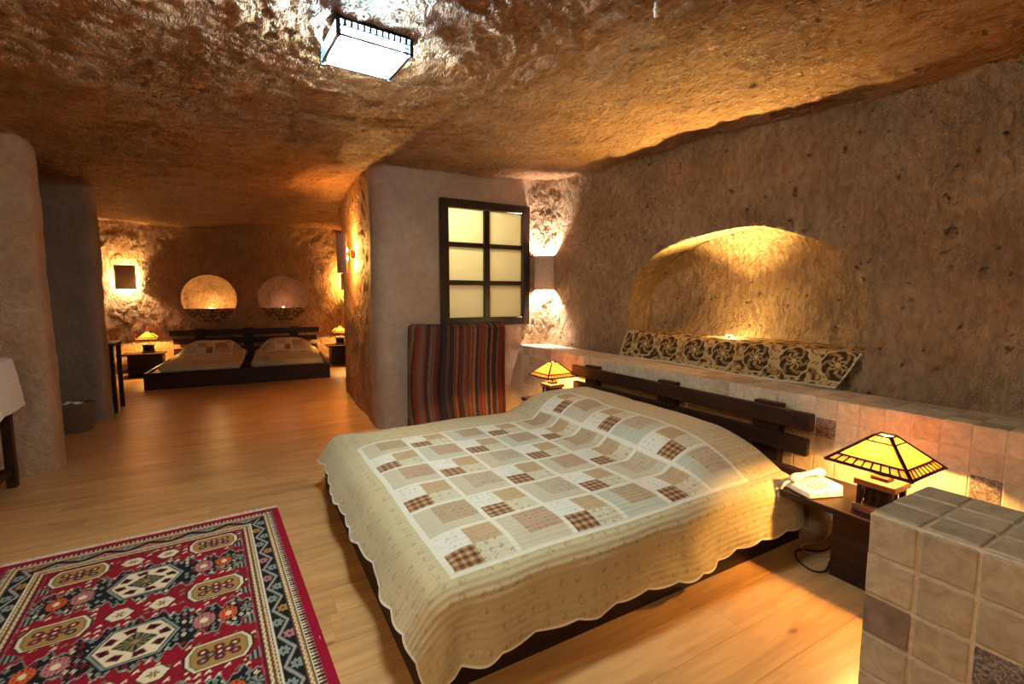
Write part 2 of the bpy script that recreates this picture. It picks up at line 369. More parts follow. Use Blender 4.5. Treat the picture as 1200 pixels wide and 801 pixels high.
def curve_wall(name, plan, z0, z1, step, mat, amp=0.02, holes=(), label='', parent=None, fade=0.0, ch=0.046, th=1.0, fade_u=0.0, soft_from=None):
    """wall along a plan line, room on the LEFT of travel; holes = (polygon in (u,z), depth, widen, back?)"""
    f, U = plan_map(plan); rng = np.random.RandomState(3)
    nu = int(U/step)+1; nz = int((z1-z0)/step)+1
    gu, gz = np.meshgrid(np.linspace(0, U, nu), np.linspace(z0, z1, nz), indexing='ij')
    G = np.stack([gu.ravel(), gz.ravel()], 1)
    inner = (G[:, 0] > 0.01) & (G[:, 0] < U-0.01) & (G[:, 1] > z0+0.01) & (G[:, 1] < z1-0.01)
    G[inner] += rng.uniform(-.3, .3, (inner.sum(), 2))*step
    polys = []
    for h in holes:
        c = contour_len(h[0], step); polys.append(c)
        G = G[~(in_poly(G, c) | (dist_poly(G, c) < step*0.45))]
    def disp(u, z, scale=1.0):
        xy, nr = f(u); p = np.concatenate([xy, z[:, None]], 1)
        d = amp*(1.6*fbm(p, 1.1, 2, 5)+0.35*fbm(p, 5.0, 2, 8)+0.22*fbm(p, 18.0, 2, 12))
        if ch: d = d+ch*(1 if soft_from is None else 1-.65*np.clip((u-soft_from)/.5, 0, 1))*(chisel(u, z, 7, 8, 18, th)-.5)
        if fade_u: d = d*np.clip(u/fade_u, 0, 1)
        if fade:
            for c in polys: d = d*np.clip(dist_poly(np.stack([u, z], 1), c)/fade, 0.0, 1)
        return p, nr, d
    pts = G; edges = []
    for c in polys:
        b = len(pts); pts = np.vstack([pts, c]); n = len(c); edges += [(b+i, b+(i+1) % n) for i in range(n)]
    r = delaunay_2d_cdt([Vector(p) for p in pts.tolist()], edges, [], 0, 1e-6)
    Q = np.array([(v.x, v.y) for v in r[0]]); T = np.array(r[2])
    cen = Q[T].mean(1); keep = np.ones(len(T), bool)
    for c in polys: keep &= ~in_poly(cen, c)
    T = T[keep]
    p, nr, d = disp(Q[:, 0], Q[:, 1]); V = p.copy(); V[:, :2] += nr*d[:, None]
    Vs = [V]; Fs = [t for t in T.tolist()]; base = len(V)
    for c, h in zip(polys, holes):
        depth, widen, back = h[1], h[2], h[3]
        cc = c.mean(0); n = len(c); segs = max(2, int(depth/step)); rings = []
        for k in range(segs+1):
            t = k/segs; s = 1+(widen-1)*t; q = cc+(c-cc)*s
            q[:, 1] = np.maximum(q[:, 1], c[:, 1].min())
            p, nr, d = disp(q[:, 0], q[:, 1]); p[:, :2] += nr*(d*(1-t*0.5)-depth*t)[:, None]
            if 0 < k and not fade:
                p += (0.012*vnoise(p*9.0, 4))[:, None]*np.array([0.6, 0.6, 0.8])
            rings.append(base+np.arange(n)); Vs.append(p); base += n; last = q
        for A, B in zip(rings[:-1], rings[1:]):
            for i in range(n): Fs.append([int(A[i]), int(A[(i+1) % n]), int(B[(i+1) % n]), int(B[i])])
        if back:
            lo = last.min(0); hi = last.max(0)
            bu, bz = np.meshgrid(np.arange(lo[0], hi[0], step), np.arange(lo[1], hi[1], step), indexing='ij'); B = np.stack([bu.ravel(), bz.ravel()], 1)
            B = B+rng.uniform(-.25, .25, B.shape)*step
            B = B[in_poly(B, last) & (dist_poly(B, last) > step*.5)]
            pt = np.vstack([last, B]); r = delaunay_2d_cdt([Vector(q) for q in pt.tolist()], [(i, (i+1) % n) for i in range(n)], [], 1, 1e-6)
            Qb = np.array([(v.x, v.y) for v in r[0]]); p, nr, d = disp(Qb[:, 0], Qb[:, 1])
            bulge = np.clip(dist_poly(Qb, last)/0.25, 0, 1); bulge = 0.10*bulge*(2-bulge)
            p[:, :2] += nr*(d*0.5*1.0-depth-bulge*(1 if not fade else 0)+0.02*fbm(p, 6, 2, 31)*np.clip(dist_poly(Qb, last)/.05, 0, 1))[:, None]
            Vs.append(p); Fs += [[base+i for i in t] for t in r[2]]; base += len(p)
    me = mesh_np(name, np.vstack(Vs), Fs, True)
    o = link(name, me, mat, parent); tag(o, label, kind='structure')
    return o

# right wall with its long arched niche, ending in the rounded corner beside the window
XW = 3.25; YW = 4.85
plan = [(XW, -2.8), (XW, 0), (XW, 2), (XW, 4.50)]+[(2.95+.30*math.cos(a), 4.55+.30*math.sin(a)) for a in np.linspace(0.1, math.pi/2, 9)]+[(2.88, 4.85)]
arch = [(3.44, 1.03), (3.46, 1.27), (3.40, 1.50), (3.20, 1.74), (2.81, 1.86), (2.41, 1.90), (2.13, 1.905), (1.88, 1.82), (1.66, 1.73), (1.51, 1.635), (1.435, 1.54), (1.41, 1.38), (1.405, 1.12), (1.41, 1.03)]
arch = np.array(arch); arch[:, 0] += 2.8
arch_s = np.vstack([arch[:1], smooth_closed(arch, 2)[2:-4], arch[-1:]])
curve_wall('wall_right', plan, 0.0, 2.95, 0.024, M['rock'], 0.020, [(arch_s, 0.40, 1.07, True)], 'long chiselled brown rock wall with an arched niche above the bed', soft_from=6.7)
# window wall: smooth plaster with a rounded outer corner
plan = [(2.97, YW), (2.2, YW), (1.36, YW)]+[(1.36-.18*math.sin(a), YW+.18-.18*math.cos(a)) for a in np.linspace(0.15, math.pi/2, 8)]+[(1.185, 5.16)]
WX0, WX1, WZ0, WZ1 = 1.86, 2.97, 1.06, 2.43
hole = [(2.97-u, z) for u, z in [(WX0+.03, WZ0+.03), (WX0+.03, WZ1-.03), (WX1-.10, WZ1-.03), (WX1-.10, WZ0+.03)]]
curve_wall('wall_window', plan, 0.0, 2.95, 0.05, M['plaster'], 0.006, [(np.array(hole), 0.16, 1.0, False)], 'smooth grey brown plaster wall around the wooden window', fade=0.1, ch=.003)
# passage side of the same block, rough rock
curve_wall('wall_passage', [(1.187, 5.06), (1.22, 6.0), (1.285, 7.17), (1.40, 7.26), (2.9, 7.3)], 0.0, 2.98, 0.03, M['rockfar'], 0.014, [], 'chiselled rock side of the passage to the far room', fade_u=.25, ch=.022)
# closet behind the frosted window (its lamp makes the panes glow)
b = MB(); b.box(1.35, 3.3, 5.9, 5.95, 0, 3.0); b.box(1.35, 1.38, 5.05, 5.95, 0, 3.0); b.box(3.3, 3.33, 5.0, 5.95, 0, 3.0)
tag(b.build('wall_closet', M['linen']), 'pale inner walls behind the frosted window panes', kind='structure')
# far wall with two round niches
FY = 10.66
cz = 1.335
def circ(cx, cz, r, n=40): return np.array([(cx+r*math.cos(a), cz+r*1.0*math.sin(a)) for a in np.linspace(0, 2*math.pi, n, endpoint=False)])
far_plan = [(2.7, FY-.10), (0, FY), (-2.0, FY+.03), (-2.7, FY+.02)]
def far_u(x): return 2.7-x
NCX = (-0.53, 0.73); NR = 0.45
curve_wall('wall_far', far_plan, 0.0, 3.0, 0.035, M['rockfar'], 0.014, [(circ(far_u(NCX[0]), cz, NR), 0.32, 0.98, True), (circ(far_u(NCX[1]), cz, NR), 0.32, 0.98, True)], 'far chiselled rock wall with two round niches', ch=.022)
curve_wall('wall_far_right', [(2.5, 7.2), (2.5, 10.8)], 0, 3.0, 0.12, M['rockfar'], 0.02, [], 'rock side wall of the far bedroom beyond the passage')
curve_wall('wall_far_left', [(-2.6, 10.9), (-2.6, 7.05)], 0, 3.0, 0.12, M['rockfar'], 0.02, [], 'rock side wall of the far bedroom behind the grey partition')
curve_wall('wall_left', [(-3.2, 7.1), (-3.2, -2.8)], 0, 3.0, 0.10, M['rock'], 0.02, [], 'rock wall along the side with the linen covered table')
curve_wall('wall_back', [(-3.3, -2.6), (3.4, -2.6)], 0, 3.0, 0.10, M['rock'], 0.02, [], 'rock wall behind the tiled partition and rug')
# plaster partitions on the left: closed, slightly rounded ends
def partition(name, x0, x1, y, t, mat, label, skew=0.0, r=0.07, lean=0.0):
    pl = [(x0, y-skew)]+[(x1-r+r*math.sin(a), y+r-r*math.cos(a)) for a in np.linspace(0, math.pi/2, 6)]+[(x1-.0, y+t-r)]+[(x1-r+r*math.cos(a), y+t-r+r*math.sin(a)) for a in np.linspace(0.1, math.pi/2, 5)]+[(x0, y+t)]
    curve_wall(name, [(p[0], p[1]) for p in pl][::-1], 0, 2.9, 0.032, mat, 0.010, [], label, ch=.014)
partition('wall_partition', -3.3, -1.355, 4.98, 0.30, M['colplaster'], 'rough tan plaster partition beside the linen covered table', skew=0.22)
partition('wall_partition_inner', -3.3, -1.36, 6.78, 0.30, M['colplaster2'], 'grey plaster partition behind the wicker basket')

# --- floor planks
fl = MB().box(-3.5, 3.5, -2.9, 11.1, -0.12, -0.014).build('floor', M['subfloor']); tag(fl, 'honey coloured oak laminate floor of long planks', kind='structure')
PW, PL = 0.192, 1.285
pm = MB().box(0, PL-.0007, 0, PW-.0007, -0.014, 0, bev=0.0004).mesh('plank')
pm.materials.append(M['floor'])
rest = MB(); ri = 0
for r in range(int(13.7/PW)):
    y = -2.7+r*PW; off = random.random()*PL
    nx = -3.4-off
    while nx < 3.3:
        if 0.55 < y < 7.2 and nx+PL > -2.3-0.0 and nx < 2.95:
            o = link('plank', pm, None, fl); o.location = (nx, y, 0)
        else: rest.box(nx, nx+PL-.0016, y, y+PW-.0016, -0.014, 0)
        nx += PL
o = rest.build('plank_field', M['floor'], fl); o['kind'] = 'stuff'

# --- window
wn = thing('window_1', 'dark wooden six pane window with frosted glass in the plaster wall', None, ((WX0+WX1)/2, YW, WZ0), kind='structure')
def wl(x): return x-(WX0+WX1)/2
hw = (WX1-WX0)/2; hh = WZ1-WZ0; fw_ = 0.095
for s in (-1, 1):
    x0, x1 = sorted((s*hw, s*(hw-fw_))); MB().box(x0, x1, -.055, .05, 0, hh, .008).build('stile', M['frame'], wn)
for z0 in (0, hh-fw_): MB().box(-hw+fw_, hw-fw_, -.05, .05, z0, z0+fw_, .008).build('rail', M['frame'], wn)
MB().box(-.035, .035, -.042, .04, fw_, hh-fw_, .006).build('mullion', M['frame'], wn)
pane_h = (hh-2*fw_-2*.05)/3; pane_w = hw-fw_-.035
for k in (1, 2):
    z = fw_+k*pane_h+(k-1)*.05
    for s in (-1, 1):
        x0, x1 = sorted((s*.035, s*(hw-fw_))); MB().box(x0, x1, -.038, .04, z, z+.05, .005).build('glazing_bar', M['frame'], wn)
for k in range(3):
    for s in (-1, 1):
        z = fw_+k*(pane_h+.05); x0, x1 = sorted((s*.035, s*(hw-fw_))); MB().box(x0-.004, x1+.004, -.006, .0, z-.004, z+pane_h+.004).build('pane', M['pane'], wn)

# ================================================================ TILED LEDGE AND PARTITION
LX, LZ, TP = 2.87, 0.815, 0.1135
lg = thing('tiled_ledge', 'long ledge faced with cream travertine tiles running behind the headboard', 'ledge', (LX, 0, 0))
MB().box(0.003, 0.36, -2.55, 4.84, 0, LZ-.003, .002).build('core', M['grout'], lg)
tms = []
for k in range(3):
    rr = random.Random(k); b = MB().box(-.0005, .013, .002+rr.uniform(0, .0015), TP-.002-rr.uniform(0, .0015), .002, TP-.0025, bev=.0025)
    for v in b.bm.verts: v.co.x += rr.uniform(-.0008, .0008)
    tms.append(b.mesh('tile'))
def tile_obj(parent, me, mat, loc, rot=(0, 0, 0)):
    key = (me.name, mat.name)
    if key not in tile_obj.c:
        m2 = me.copy(); m2.materials.clear(); m2.materials.append(mat); tile_obj.c[key] = m2
    o = bpy.data.objects.new('tile', tile_obj.c[key]); col.objects.link(o); o.parent = parent; o.location = loc; o.rotation_euler = rot; return o
tile_obj.c = {}
rng = random.Random(5); st = MB()
ny = int(4.84/TP)
for j in range(-22, ny+1):
    y = 4.84-(j+1)*TP if False else j*TP
    if y+TP > 4.86: continue
    for i in range(8):
        z = LZ-.003-(i+1)*TP
        if z < -0.09: continue
        vis = (y > .25) and (i < 3 or (y < 1.6 and i < 7 and y > .45) or (y > 3.45 and i < 5))
        if vis:
            q = rng.random(); mt = M['tiled'] if (j, i) in ((12, 1), (6, 2), (36, 2), (4, 4)) else (M['tile2'] if q < .12 else M['tile'])
            tile_obj(lg, tms[rng.randrange(3)], mt, (0, y, max(z, 0)))
        else: st.box(0, .013, y+.003, y+TP-.003, max(z, 0)+.003, max(z, 0)+TP-.003)
o = st.build('tile_field', M['tile'], lg); o['kind'] = 'stuff'
st = MB()
for j in range(-22, ny+1):
    y = j*TP
    if y+TP > 4.86: continue
    for i in range(3):
        x = i*TP
        if .35 < y < 2.3 and i < 3: tile_obj(lg, tms[rng.randrange(3)], M['tile2'] if rng.random() < .5 else M['tile'], (x, y, LZ), (0, R_(90), 0))
        else: st.box(x+.003, x+TP-.003, y+.003, y+TP-.003, LZ-.013, LZ)
o = st.build('tile_cap_field', M['tile'], lg); o['kind'] = 'stuff'

PX0, PY1, PZ = 1.50, 0.615, 0.80; NCOL = 12
pr = thing('tiled_partition', 'low square block partition clad in worn grey travertine tiles next to the nightstand', 'partition', (PX0, PY1, 0))
TP2 = 0.117; PWX = 3*TP2+.03
MB().box(.0035, PWX, -NCOL*TP2, -.0035, 0, PZ-.0035, .006).build('core', M['grout2'], pr)
tps = []
for k in range(4):
    rr = random.Random(k+9); b = MB().box(-.001, .014, -TP2+.004+rr.uniform(0, .002), -.004-rr.uniform(0, .002), .004, TP2-.004, bev=.0045, seg=2)
    for v in b.bm.verts: v.co.x += rr.uniform(-.0012, .0012); v.co.y += rr.uniform(-.0008, .0008)
    tps.append(b.mesh('tile'))
for j in range(NCOL):
    for i in range(7):
        z = PZ-.004-(i+1)*TP2; z = max(z, 0)
        mt = M['tile2']
        if (j, i) == (0, 2): mt = M['tileb']
        if (j, i) in ((2, 2), (5, 4), (1, 5), (7, 1)): mt = M['tiled']
        if (j, i) == (1, 0): mt = M['tileb'] if False else M['tile2']
        tile_obj(pr, tps[rng.randrange(4)], mt, (0, -j*TP2, z))
    for i in range(3):
        tile_obj(pr, tps[rng.randrange(4)], M['tile2'], (i*TP2+.012, -j*TP2, PZ), (0, R_(90), 0))
for k in range(3):
    for i in range(7):
        tile_obj(pr, tps[rng.randrange(4)], M['tile2'], (k*TP2+.012, -.012, max(PZ-.004-(i+1)*TP2, 0)), (0, 0, R_(90)))

# ================================================================ NEAR BED
def srg(*a): return np.array(srgb(*a))
bd = thing('double_bed', 'dark stained low platform double bed with slatted headboard', 'bed', (1.6, 2.54, 0))
bx, by = 1.6, 2.54
def bedpart(name, x0, x1, y0, y1, z0, z1, mat=None, bev=.004): return MB().box(x0-bx, x1-bx, y0-by, y1-by, z0, z1, bev).build(name, mat or M['dark'], bd)
BX0, BX1, BY0, BY1, BH = 0.475, 2.74, 1.455, 3.64, 0.25
bedpart('foot_board', BX0, BX0+.035, BY0, BY1, 0, BH)
for y in (BY0, BY1-.035): bedpart('side_rail', BX0+.035, BX1, y, y+.035, 0, BH, M['darkx'])
bedpart('platform', BX0+.035, BX1, BY0+.035, BY1-.035, BH-.06, BH-.03, M['darkx'], 0)
mt = MB().box(.56-bx, 2.71-bx, 1.53-by, 3.56-by, BH-.03, .385, .05, 3).build('mattress', M['mattress'], bd, True)
HB0, HB1 = 1.43, 3.66
for z0, z1, e in ((.635, .735, 0), (.485, .585, .02), (.30, .40, .03)): bedpart('headboard_plank', 2.745, 2.785, HB0+e, HB1-e, z0, z1, M['dark'], .005)
for y in (1.72, 2.52, 3.42): bedpart('headboard_post', 2.785, 2.845, y-.085, y+.085, 0, .75, M['dark'], .004)

def quilt_mesh(name, Lm, Wm, zt0, ovf, ovn, ovo, pillows, pattern, res, Rf=.13, Rn=.08, seed=0, floor=0.012, flare_f=.55, flare_n=.12, head_drop=0.0, ovh=0.0, wob=1.0):
    """cloth over a mattress; local X from foot (0) to head (Lm), Y from near (0) to far (Wm)"""
    ns = int((Lm+ovf+ovh)/res)+1; nt = int((Wm+ovn+ovo)/res)+1
    a = np.linspace(0, 1, ns); b_ = np.linspace(0, 1, nt); A, B = np.meshgrid(a, b_, indexing='ij')
    s0 = -ovf+A*(Lm+ovf+ovh); t0 = -ovn+B*(Wm+ovn+ovo)
    sc = lambda q: 0.016*(1-np.abs(np.sin(q*math.pi/0.17+.7*np.sin(q*5))))+.012*np.sin(q*4.3+seed)      # scalloped hem
    s = s0+np.where(s0 < 0, (s0/-ovf)*sc(t0), 0)*1.0
    t = t0+np.where(t0 < 0, (t0/-ovn)*sc(s0), 0)-np.where(t0 > Wm, ((t0-Wm)/max(ovo, 1e-3))*sc(s0), 0)
    cx = np.clip(s, 0, Lm); cy = np.clip(t, 0, Wm)
    ds = np.abs(cx-s); sgx = np.where(s < 0, -1.0, 1.0); dt = np.abs(cy-t); sg = np.where(t < 0, -1.0, 1.0)
    r = np.hypot(ds, dt)+1e-9; cs = ds/r; sn = dt/r
    R = Rf*cs**2+Rn*sn**2; fl = flare_f*cs**2+flare_n*sn**2
    q = r/R; bend = np.arccos(np.clip(fl, 0, .95))           # bends until the slope equals the flare
    rb = R*bend
    o_ = np.where(r < rb, R*np.sin(np.minimum(q, 1.57)), R*np.sin(bend)+(r-rb)*np.cos(bend))
    d_ = np.where(r < rb, R*(1-np.cos(np.minimum(q, 1.57))), R*(1-np.cos(bend))+(r-rb)*np.sin(bend))
    zt = np.full_like(s, zt0)
    for (px, py, sx, sy, h) in pillows:
        ex = np.clip(1-np.abs((cx-px)/sx)**2.6, 0, 1); ey = np.clip(1-np.abs((cy-py)/sy)**2.6, 0, 1)
        zt = np.maximum(zt, zt0+h*(ex*ex*(3-2*ex))*(ey*ey*(3-2*ey)))
    # soft edge: the mattress top rounds down towards its rim
    rim = np.minimum(np.minimum(cx, cy), Wm-cy)
    if ovh: rim = np.minimum(rim, Lm-cx)
    zt = zt-0.03*np.clip(1-rim/.18, 0, 1)**2
    p = P3(s*2.2, t*2.2, seed)
    wav = fbm(p, 1.0, 3, 40+seed)
    out = o_+wob*np.clip(r/.3, 0, 1.2)*(0.018*np.sin(s*11+2.5*wav)*sn+0.014*np.sin(t*10+2*wav)*cs)
    X = cx+sgx*cs*out; Y = cy+sg*sn*out
    Z = zt-d_+0.010*wav*np.clip(1-r/.3, .2, 1)
    if head_drop: Z = Z-head_drop*np.clip((cx-(Lm-.10))/.10, 0, 1)**2
    Z = np.maximum(Z, floor+0.004*(1+np.sin(s*9+t*7)))
    C = pattern(s, t)
    edge = np.minimum.reduce([A*(Lm+ovf+ovh), B*(Wm+ovn+ovo), (1-B)*(Wm+ovn+ovo)])
    C = np.where((edge < 0.011)[..., None], srg(235, 225, 205), C)
    V = np.stack([X, Y, Z], -1).reshape(-1, 3)
    me = mesh_np(name, V, grid_faces(ns, nt), True); set_col(me, C.reshape(-1, 3)*.88); set_uv(me, np.stack([s, t], -1).reshape(-1, 2))
    return me
def floral(s, t, base, dot, k, seed, dens=.5):
    """small sprigs on a ground colour"""
    cs, ct = np.floor(s*k), np.floor(t*k); h = hash3(cs.astype(np.int64), ct.astype(np.int64), 0*cs.astype(np.int64), seed)
    h2 = hash3(cs.astype(np.int64), ct.astype(np.int64), 0*cs.astype(np.int64)+5, seed)
    fx = s*k-cs-.5+(h-.5)*.3; ft = t*k-ct-.5+(h2-.5)*.3; m = np.zeros(s.shape, bool)
    for q in range(7):          # a curved spray of dots
        a = h*6.28+q*.75; rr = .06+.045*q; rad = .075-.004*q
        m |= np.hypot(fx-rr*np.cos(a), ft-rr*np.sin(a)) < rad
    m &= h2 > 1-dens
    return np.where(m[..., None], dot, base)
def make_pattern(x0, x1, y0, y1, nb_x, nb_y, warm=1.0):
    bw, bh = (x1-x0)/nb_x, (y1-y0)/nb_y
    beige = srg(196, 178, 134)
    def pat(s, t):
        g = (0.05*vnoise(P3(s*3, t*3, 1))+0.04*vnoise(P3(s*40, t*40, 2)))[..., None]
        C = floral(s, t, np.broadcast_to(beige, s.shape+(3,)), srg(172, 148, 108), 15.0, 3, .8)*(1+g)
        inside = (s > x0-.012) & (s < x1+.012) & (t > y0-.012) & (t < y1+.012)
        bi = np.clip(np.floor((s-x0)/bw), 0, nb_x-1).astype(np.int64); bj = np.clip(np.floor((t-y0)/bh), 0, nb_y-1).astype(np.int64)
        fx = (s-x0)/bw-bi; fy = (t-y0)/bh-bj; lw = .055
        white = (np.minimum(fx, 1-fx)*bw < .013) | (np.minimum(fy, 1-fy)*bh < .013)
        four = (bi+bj) % 2 == 0
        z0_ = 0*bi; h1 = hash3(bi, bj, z0_, 11); h2 = hash3(bi, bj, z0_+1, 11)
        # four patch: near-foot quarter is a brown check
        qx = fx > .48; qy = fy > .46
        chk = ((np.sin(s*2*math.pi/.036) > 0).astype(int)+(np.sin(t*2*math.pi/.036) > 0).astype(int))
        c_chk = np.where((chk == 0)[..., None], srg(96, 62, 34), np.where((chk == 1)[..., None], srg(146, 104, 66), srg(186, 148, 104)))
        c_fl = floral(s, t, np.broadcast_to(srg(204, 192, 158), s.shape+(3,)), srg(150, 128, 96), 22.0, 8, .7)
        c_wh = floral(s, t, np.broadcast_to(srg(220, 214, 194), s.shape+(3,)), srg(186, 172, 140), 30.0, 6, .7)
        c_tan = floral(s, t, np.broadcast_to(srg(186, 156, 112), s.shape+(3,)), srg(164, 130, 88), 34.0, 4, .6)
        F4 = np.where((~qx & ~qy)[..., None], c_chk, np.where((qx & ~qy)[..., None], c_fl, np.where((~qx & qy)[..., None], c_wh, c_tan)))
        # plain block: pale L with a darker inset
        pa = np.where((h1 > .5)[..., None], srg(190, 186, 160), srg(196, 182, 150))
        pb = np.where((h2 > .62)[..., None], srg(182, 148, 116), np.where((h2 > .3)[..., None], srg(178, 152, 114), srg(186, 166, 132)))
        pb = floral(s, t, pb, srg(150, 112, 86), 36.0, 9, .75)
        ins = (fx > .34) & (fy > .30)
        FP = np.where(ins[..., None], pb, pa)
        D = np.where(four[..., None], F4, FP)*(1+g)
        D = np.where(white[..., None], srg(222, 214, 190)*(1+.5*g), D)
        return np.where(inside[..., None], D, C)
    return pat
QX, QY = 0.60, 1.52      # foot / near limits of the flat top
pat = make_pattern(.02, 1.72, 0.0, 1.60, 6, 6)
qm = quilt_mesh('patchwork_quilt', 2.11, 2.0, 0.425, .27, .345, .16, [(1.84, 1.0, .50, 1.08, .165), (1.84, 1.50, .50, .62, .180)], pat, .0062, head_drop=.10, flare_n=.17, Rn=.10)
q = link('patchwork_quilt', qm, M['quilt']); q.location = (QX, QY, 0)
tag(q, 'large beige patchwork quilt with brown check squares and scalloped hem over the double bed', 'quilt', 'patchwork quilts')

# ================================================================ LAMPS
def table_lamp(loc, label, rz=0.0, power=P_TABLE, sc=1.0, color=C_TABLE, group=None):
    t = thing('table_lamp', label, 'lamp', loc, rz, group or 'pyramid shaded bedside lamps'); t.scale = (sc,)*3
    MB().box(-.085, .085, -.085, .085, 0, .032, .003).build('base_plate', M['red_wood'], t); HC = .128
    b = MB()
    for i in range(4):          # openwork core: posts and rings on every side
        a = R_(90*i); m = Matrix.Rotation(a, 4, 'Z')
        b.box(.056, .072, .056, .072, .032, HC, rot=m)
        for k in range(3):
            ring = [m @ Vector((-.036+.036*k+.017*math.cos(q), -.066, .080+.040*math.sin(q))) for q in np.linspace(0, 2*math.pi, 13)]
            b.tube(ring, .0035, 5)
    b.box(-.048, .048, -.048, .048, .032, HC)
    b.build('core', M['dark'], t)
    MB().box(-.084, .084, -.084, .084, HC, HC+.030, .003).build('upper_plate', M['red_wood'], t)
    MB().box(-.035, .035, -.035, .035, HC+.03, HC+.048, .002).build('collar', M['dark'], t)
    MB().cyl((0, 0, .19), .008, .10, 10).build('stem', M['dark'], t)
    bz = .352; MB().sph((0, 0, bz), .020, 14).cyl((0, 0, .29), .014, .10, 14).build('bulb', M['bulb'], t, True)
    point('bulb_light', (0, 0, .312), color, power, t, .026)
    H0, H1, S, S1 = .235, .372, .175, .030
    sh = MB(); fr = MB()
    def pt(side, u, v):          # u -1..1 across, v 0..1 up
        s_ = S+(S1-S)*v; z = H0+(H1-H0)*v
        return Matrix.Rotation(R_(90*side), 3, 'Z') @ Vector((u*s_, -s_, z))
    for k in range(4):
        fr.bar(pt(k, -1, 0), pt(k, -1, 1), .013, .010)
        nrm = (pt(k, 1, 0)-pt(k, -1, 0)).cross(pt(k, 0, 1)-pt(k, 0, 0)).normalized()
        for v, wd in ((0.03, .013), (.25, .007), (.80, .006), (.985, .008)): fr.bar(pt(k, -1, v), pt(k, 1, v), wd, .008, nrm)
        for i in range(1, 9): fr.bar(pt(k, -1+2*i/9, .03), pt(k, -1+2*i/9, .25), .006, .007, nrm)
        for i in range(1, 4): fr.bar(pt(k, -1+2*i/4, .80), pt(k, -1+2*i/4, .985), .003, .006, nrm)
    f = fr.build('shade_frame', M['dark'], t)
    for k in range(4): MB().poly([pt(k, -1, .0), pt(k, 1, .0), pt(k, 1, 1), pt(k, -1, 1)], .0012).build('shade_panel', M['shade'], f)
    return t
NZ = 0.375
def nightstand(label, x0, x1, y0, y1, py0, py1, h=NZ, rz=0):
    cx, cy = (x0+x1)/2, (y0+y1)/2
    t = thing('nightstand', label, 'nightstand', (cx, cy, 0), rz, 'dark wooden nightstands')
    MB().box(x0-cx, x1-cx, y0-cy, y1-cy, h-.032, h, .004).build('top', M['dark'], t)
    MB().box(x0-cx+.07, x1-cx-.03, py0-cy, py1-cy, .0, h-.032, .003).build('pedestal', M['dark'], t)
    return t
nightstand('dark wooden nightstand holding the cream telephone beside the bed', 2.44, 2.855, .66, 1.42, .88, 1.18)
nightstand('dark wooden nightstand between the double bed and the window corner', 2.42, 2.855, 3.67, 4.07, 3.76, 3.96)
table_lamp((2.60, 1.02, NZ), 'pyramid shaded table lamp on the nightstand with the telephone')
table_lamp((2.64, 3.83, NZ), 'pyramid shaded table lamp on the nightstand by the window corner', power=P_TABLE*1.1)

# ---- wall sconces
def sconce(loc, ang, label, color, power, hgt=.40, wid=.25, power2=None, color2=None, dep=.095, gap=.012):
    """ang = direction the shield faces (in plan, degrees)"""
    t = thing('wall_sconce', label, 'wall lamp', loc, R_(ang), 'curved clay wall sconces')
    # local +X points away from the wall
    n = 15; b = MB(); vs = []
    for i in range(n):
        u = -1+2*i/(n-1); y = u*wid/2; x = gap+dep*math.sqrt(max(0, 1-(u*.93)**2))
        vs.append([(x, y), (x-.010, y*.94)])
    bm = b.bm; ring = []
    for z in (-hgt/2, hgt/2):
        ring.append([[bm.verts.new((*p, z)) for p in q] for q in vs])
    for i in range(n-1):
        for k in (0, 1): bm.faces.new((ring[0][i][k], ring[0][i+1][k], ring[1][i+1][k], ring[1][i][k]))
        for j in (0, 1): bm.faces.new((ring[j][i][0], ring[j][i+1][0], ring[j][i+1][1], ring[j][i][1]))
    for e in (0, n-1): bm.faces.new((ring[0][e][0], ring[0][e][1], ring[1][e][1], ring[1][e][0]))
    b.build('shield', M['sconce'], t, True)
    MB().box(-.03, .02, -.03, .03, -.05, .05, .003).build('bracket', M['dark'], t)
    MB().bar((.02, -.02, 0), (.10, -.02, 0), .008, .008).build('arm', M['dark'], t)
    MB().cyl((.062, 0, .05), .014, .05, 12).cyl((.062, 0, -.05), .014, .05, 12).build('bulb', M['bulb'], t, True)
    point('upper_light', (.066, 0, .12), color, power, t, .02)
    point('lower_light', (.066, 0, -.12), color2 or color, power2 or power, t, .02)
    return t
sconce((3.165, 4.765, 1.665), 225, 'curved clay wall sconce with white light next to the six pane window', C_PINK, P_SCONCE*2.4)
sconce((1.20, 6.08, 1.90), 180, 'curved clay wall sconce glowing orange on the passage wall', C_ORANGE, P_SCONCE*.8, hgt=.46, wid=.30, dep=.125, gap=.05)
sconce((-1.76, FY+.035, 1.72), 270, 'curved clay wall sconce over the far nightstand with white and orange glow', (1.0, .58, .20), P_SCONCE*.8, hgt=.42, wid=.30, power2=P_SCONCE*1.4, color2=(1.0, .74, .42))
sconce((1.98, FY-.08, 1.72), 270, 'curved clay wall sconce beyond the passage corner of the far room', C_ORANGE, P_SCONCE*1.0, hgt=.42, wid=.30)
sconce((-3.17, 1.0, 1.75), 0, 'added fill light built as a curved clay wall sconce on the rock wall opposite the bed', (1.0, .56, .24), P_SCONCE*2.0)  # unseen sconce, added as warm fill from the left wall

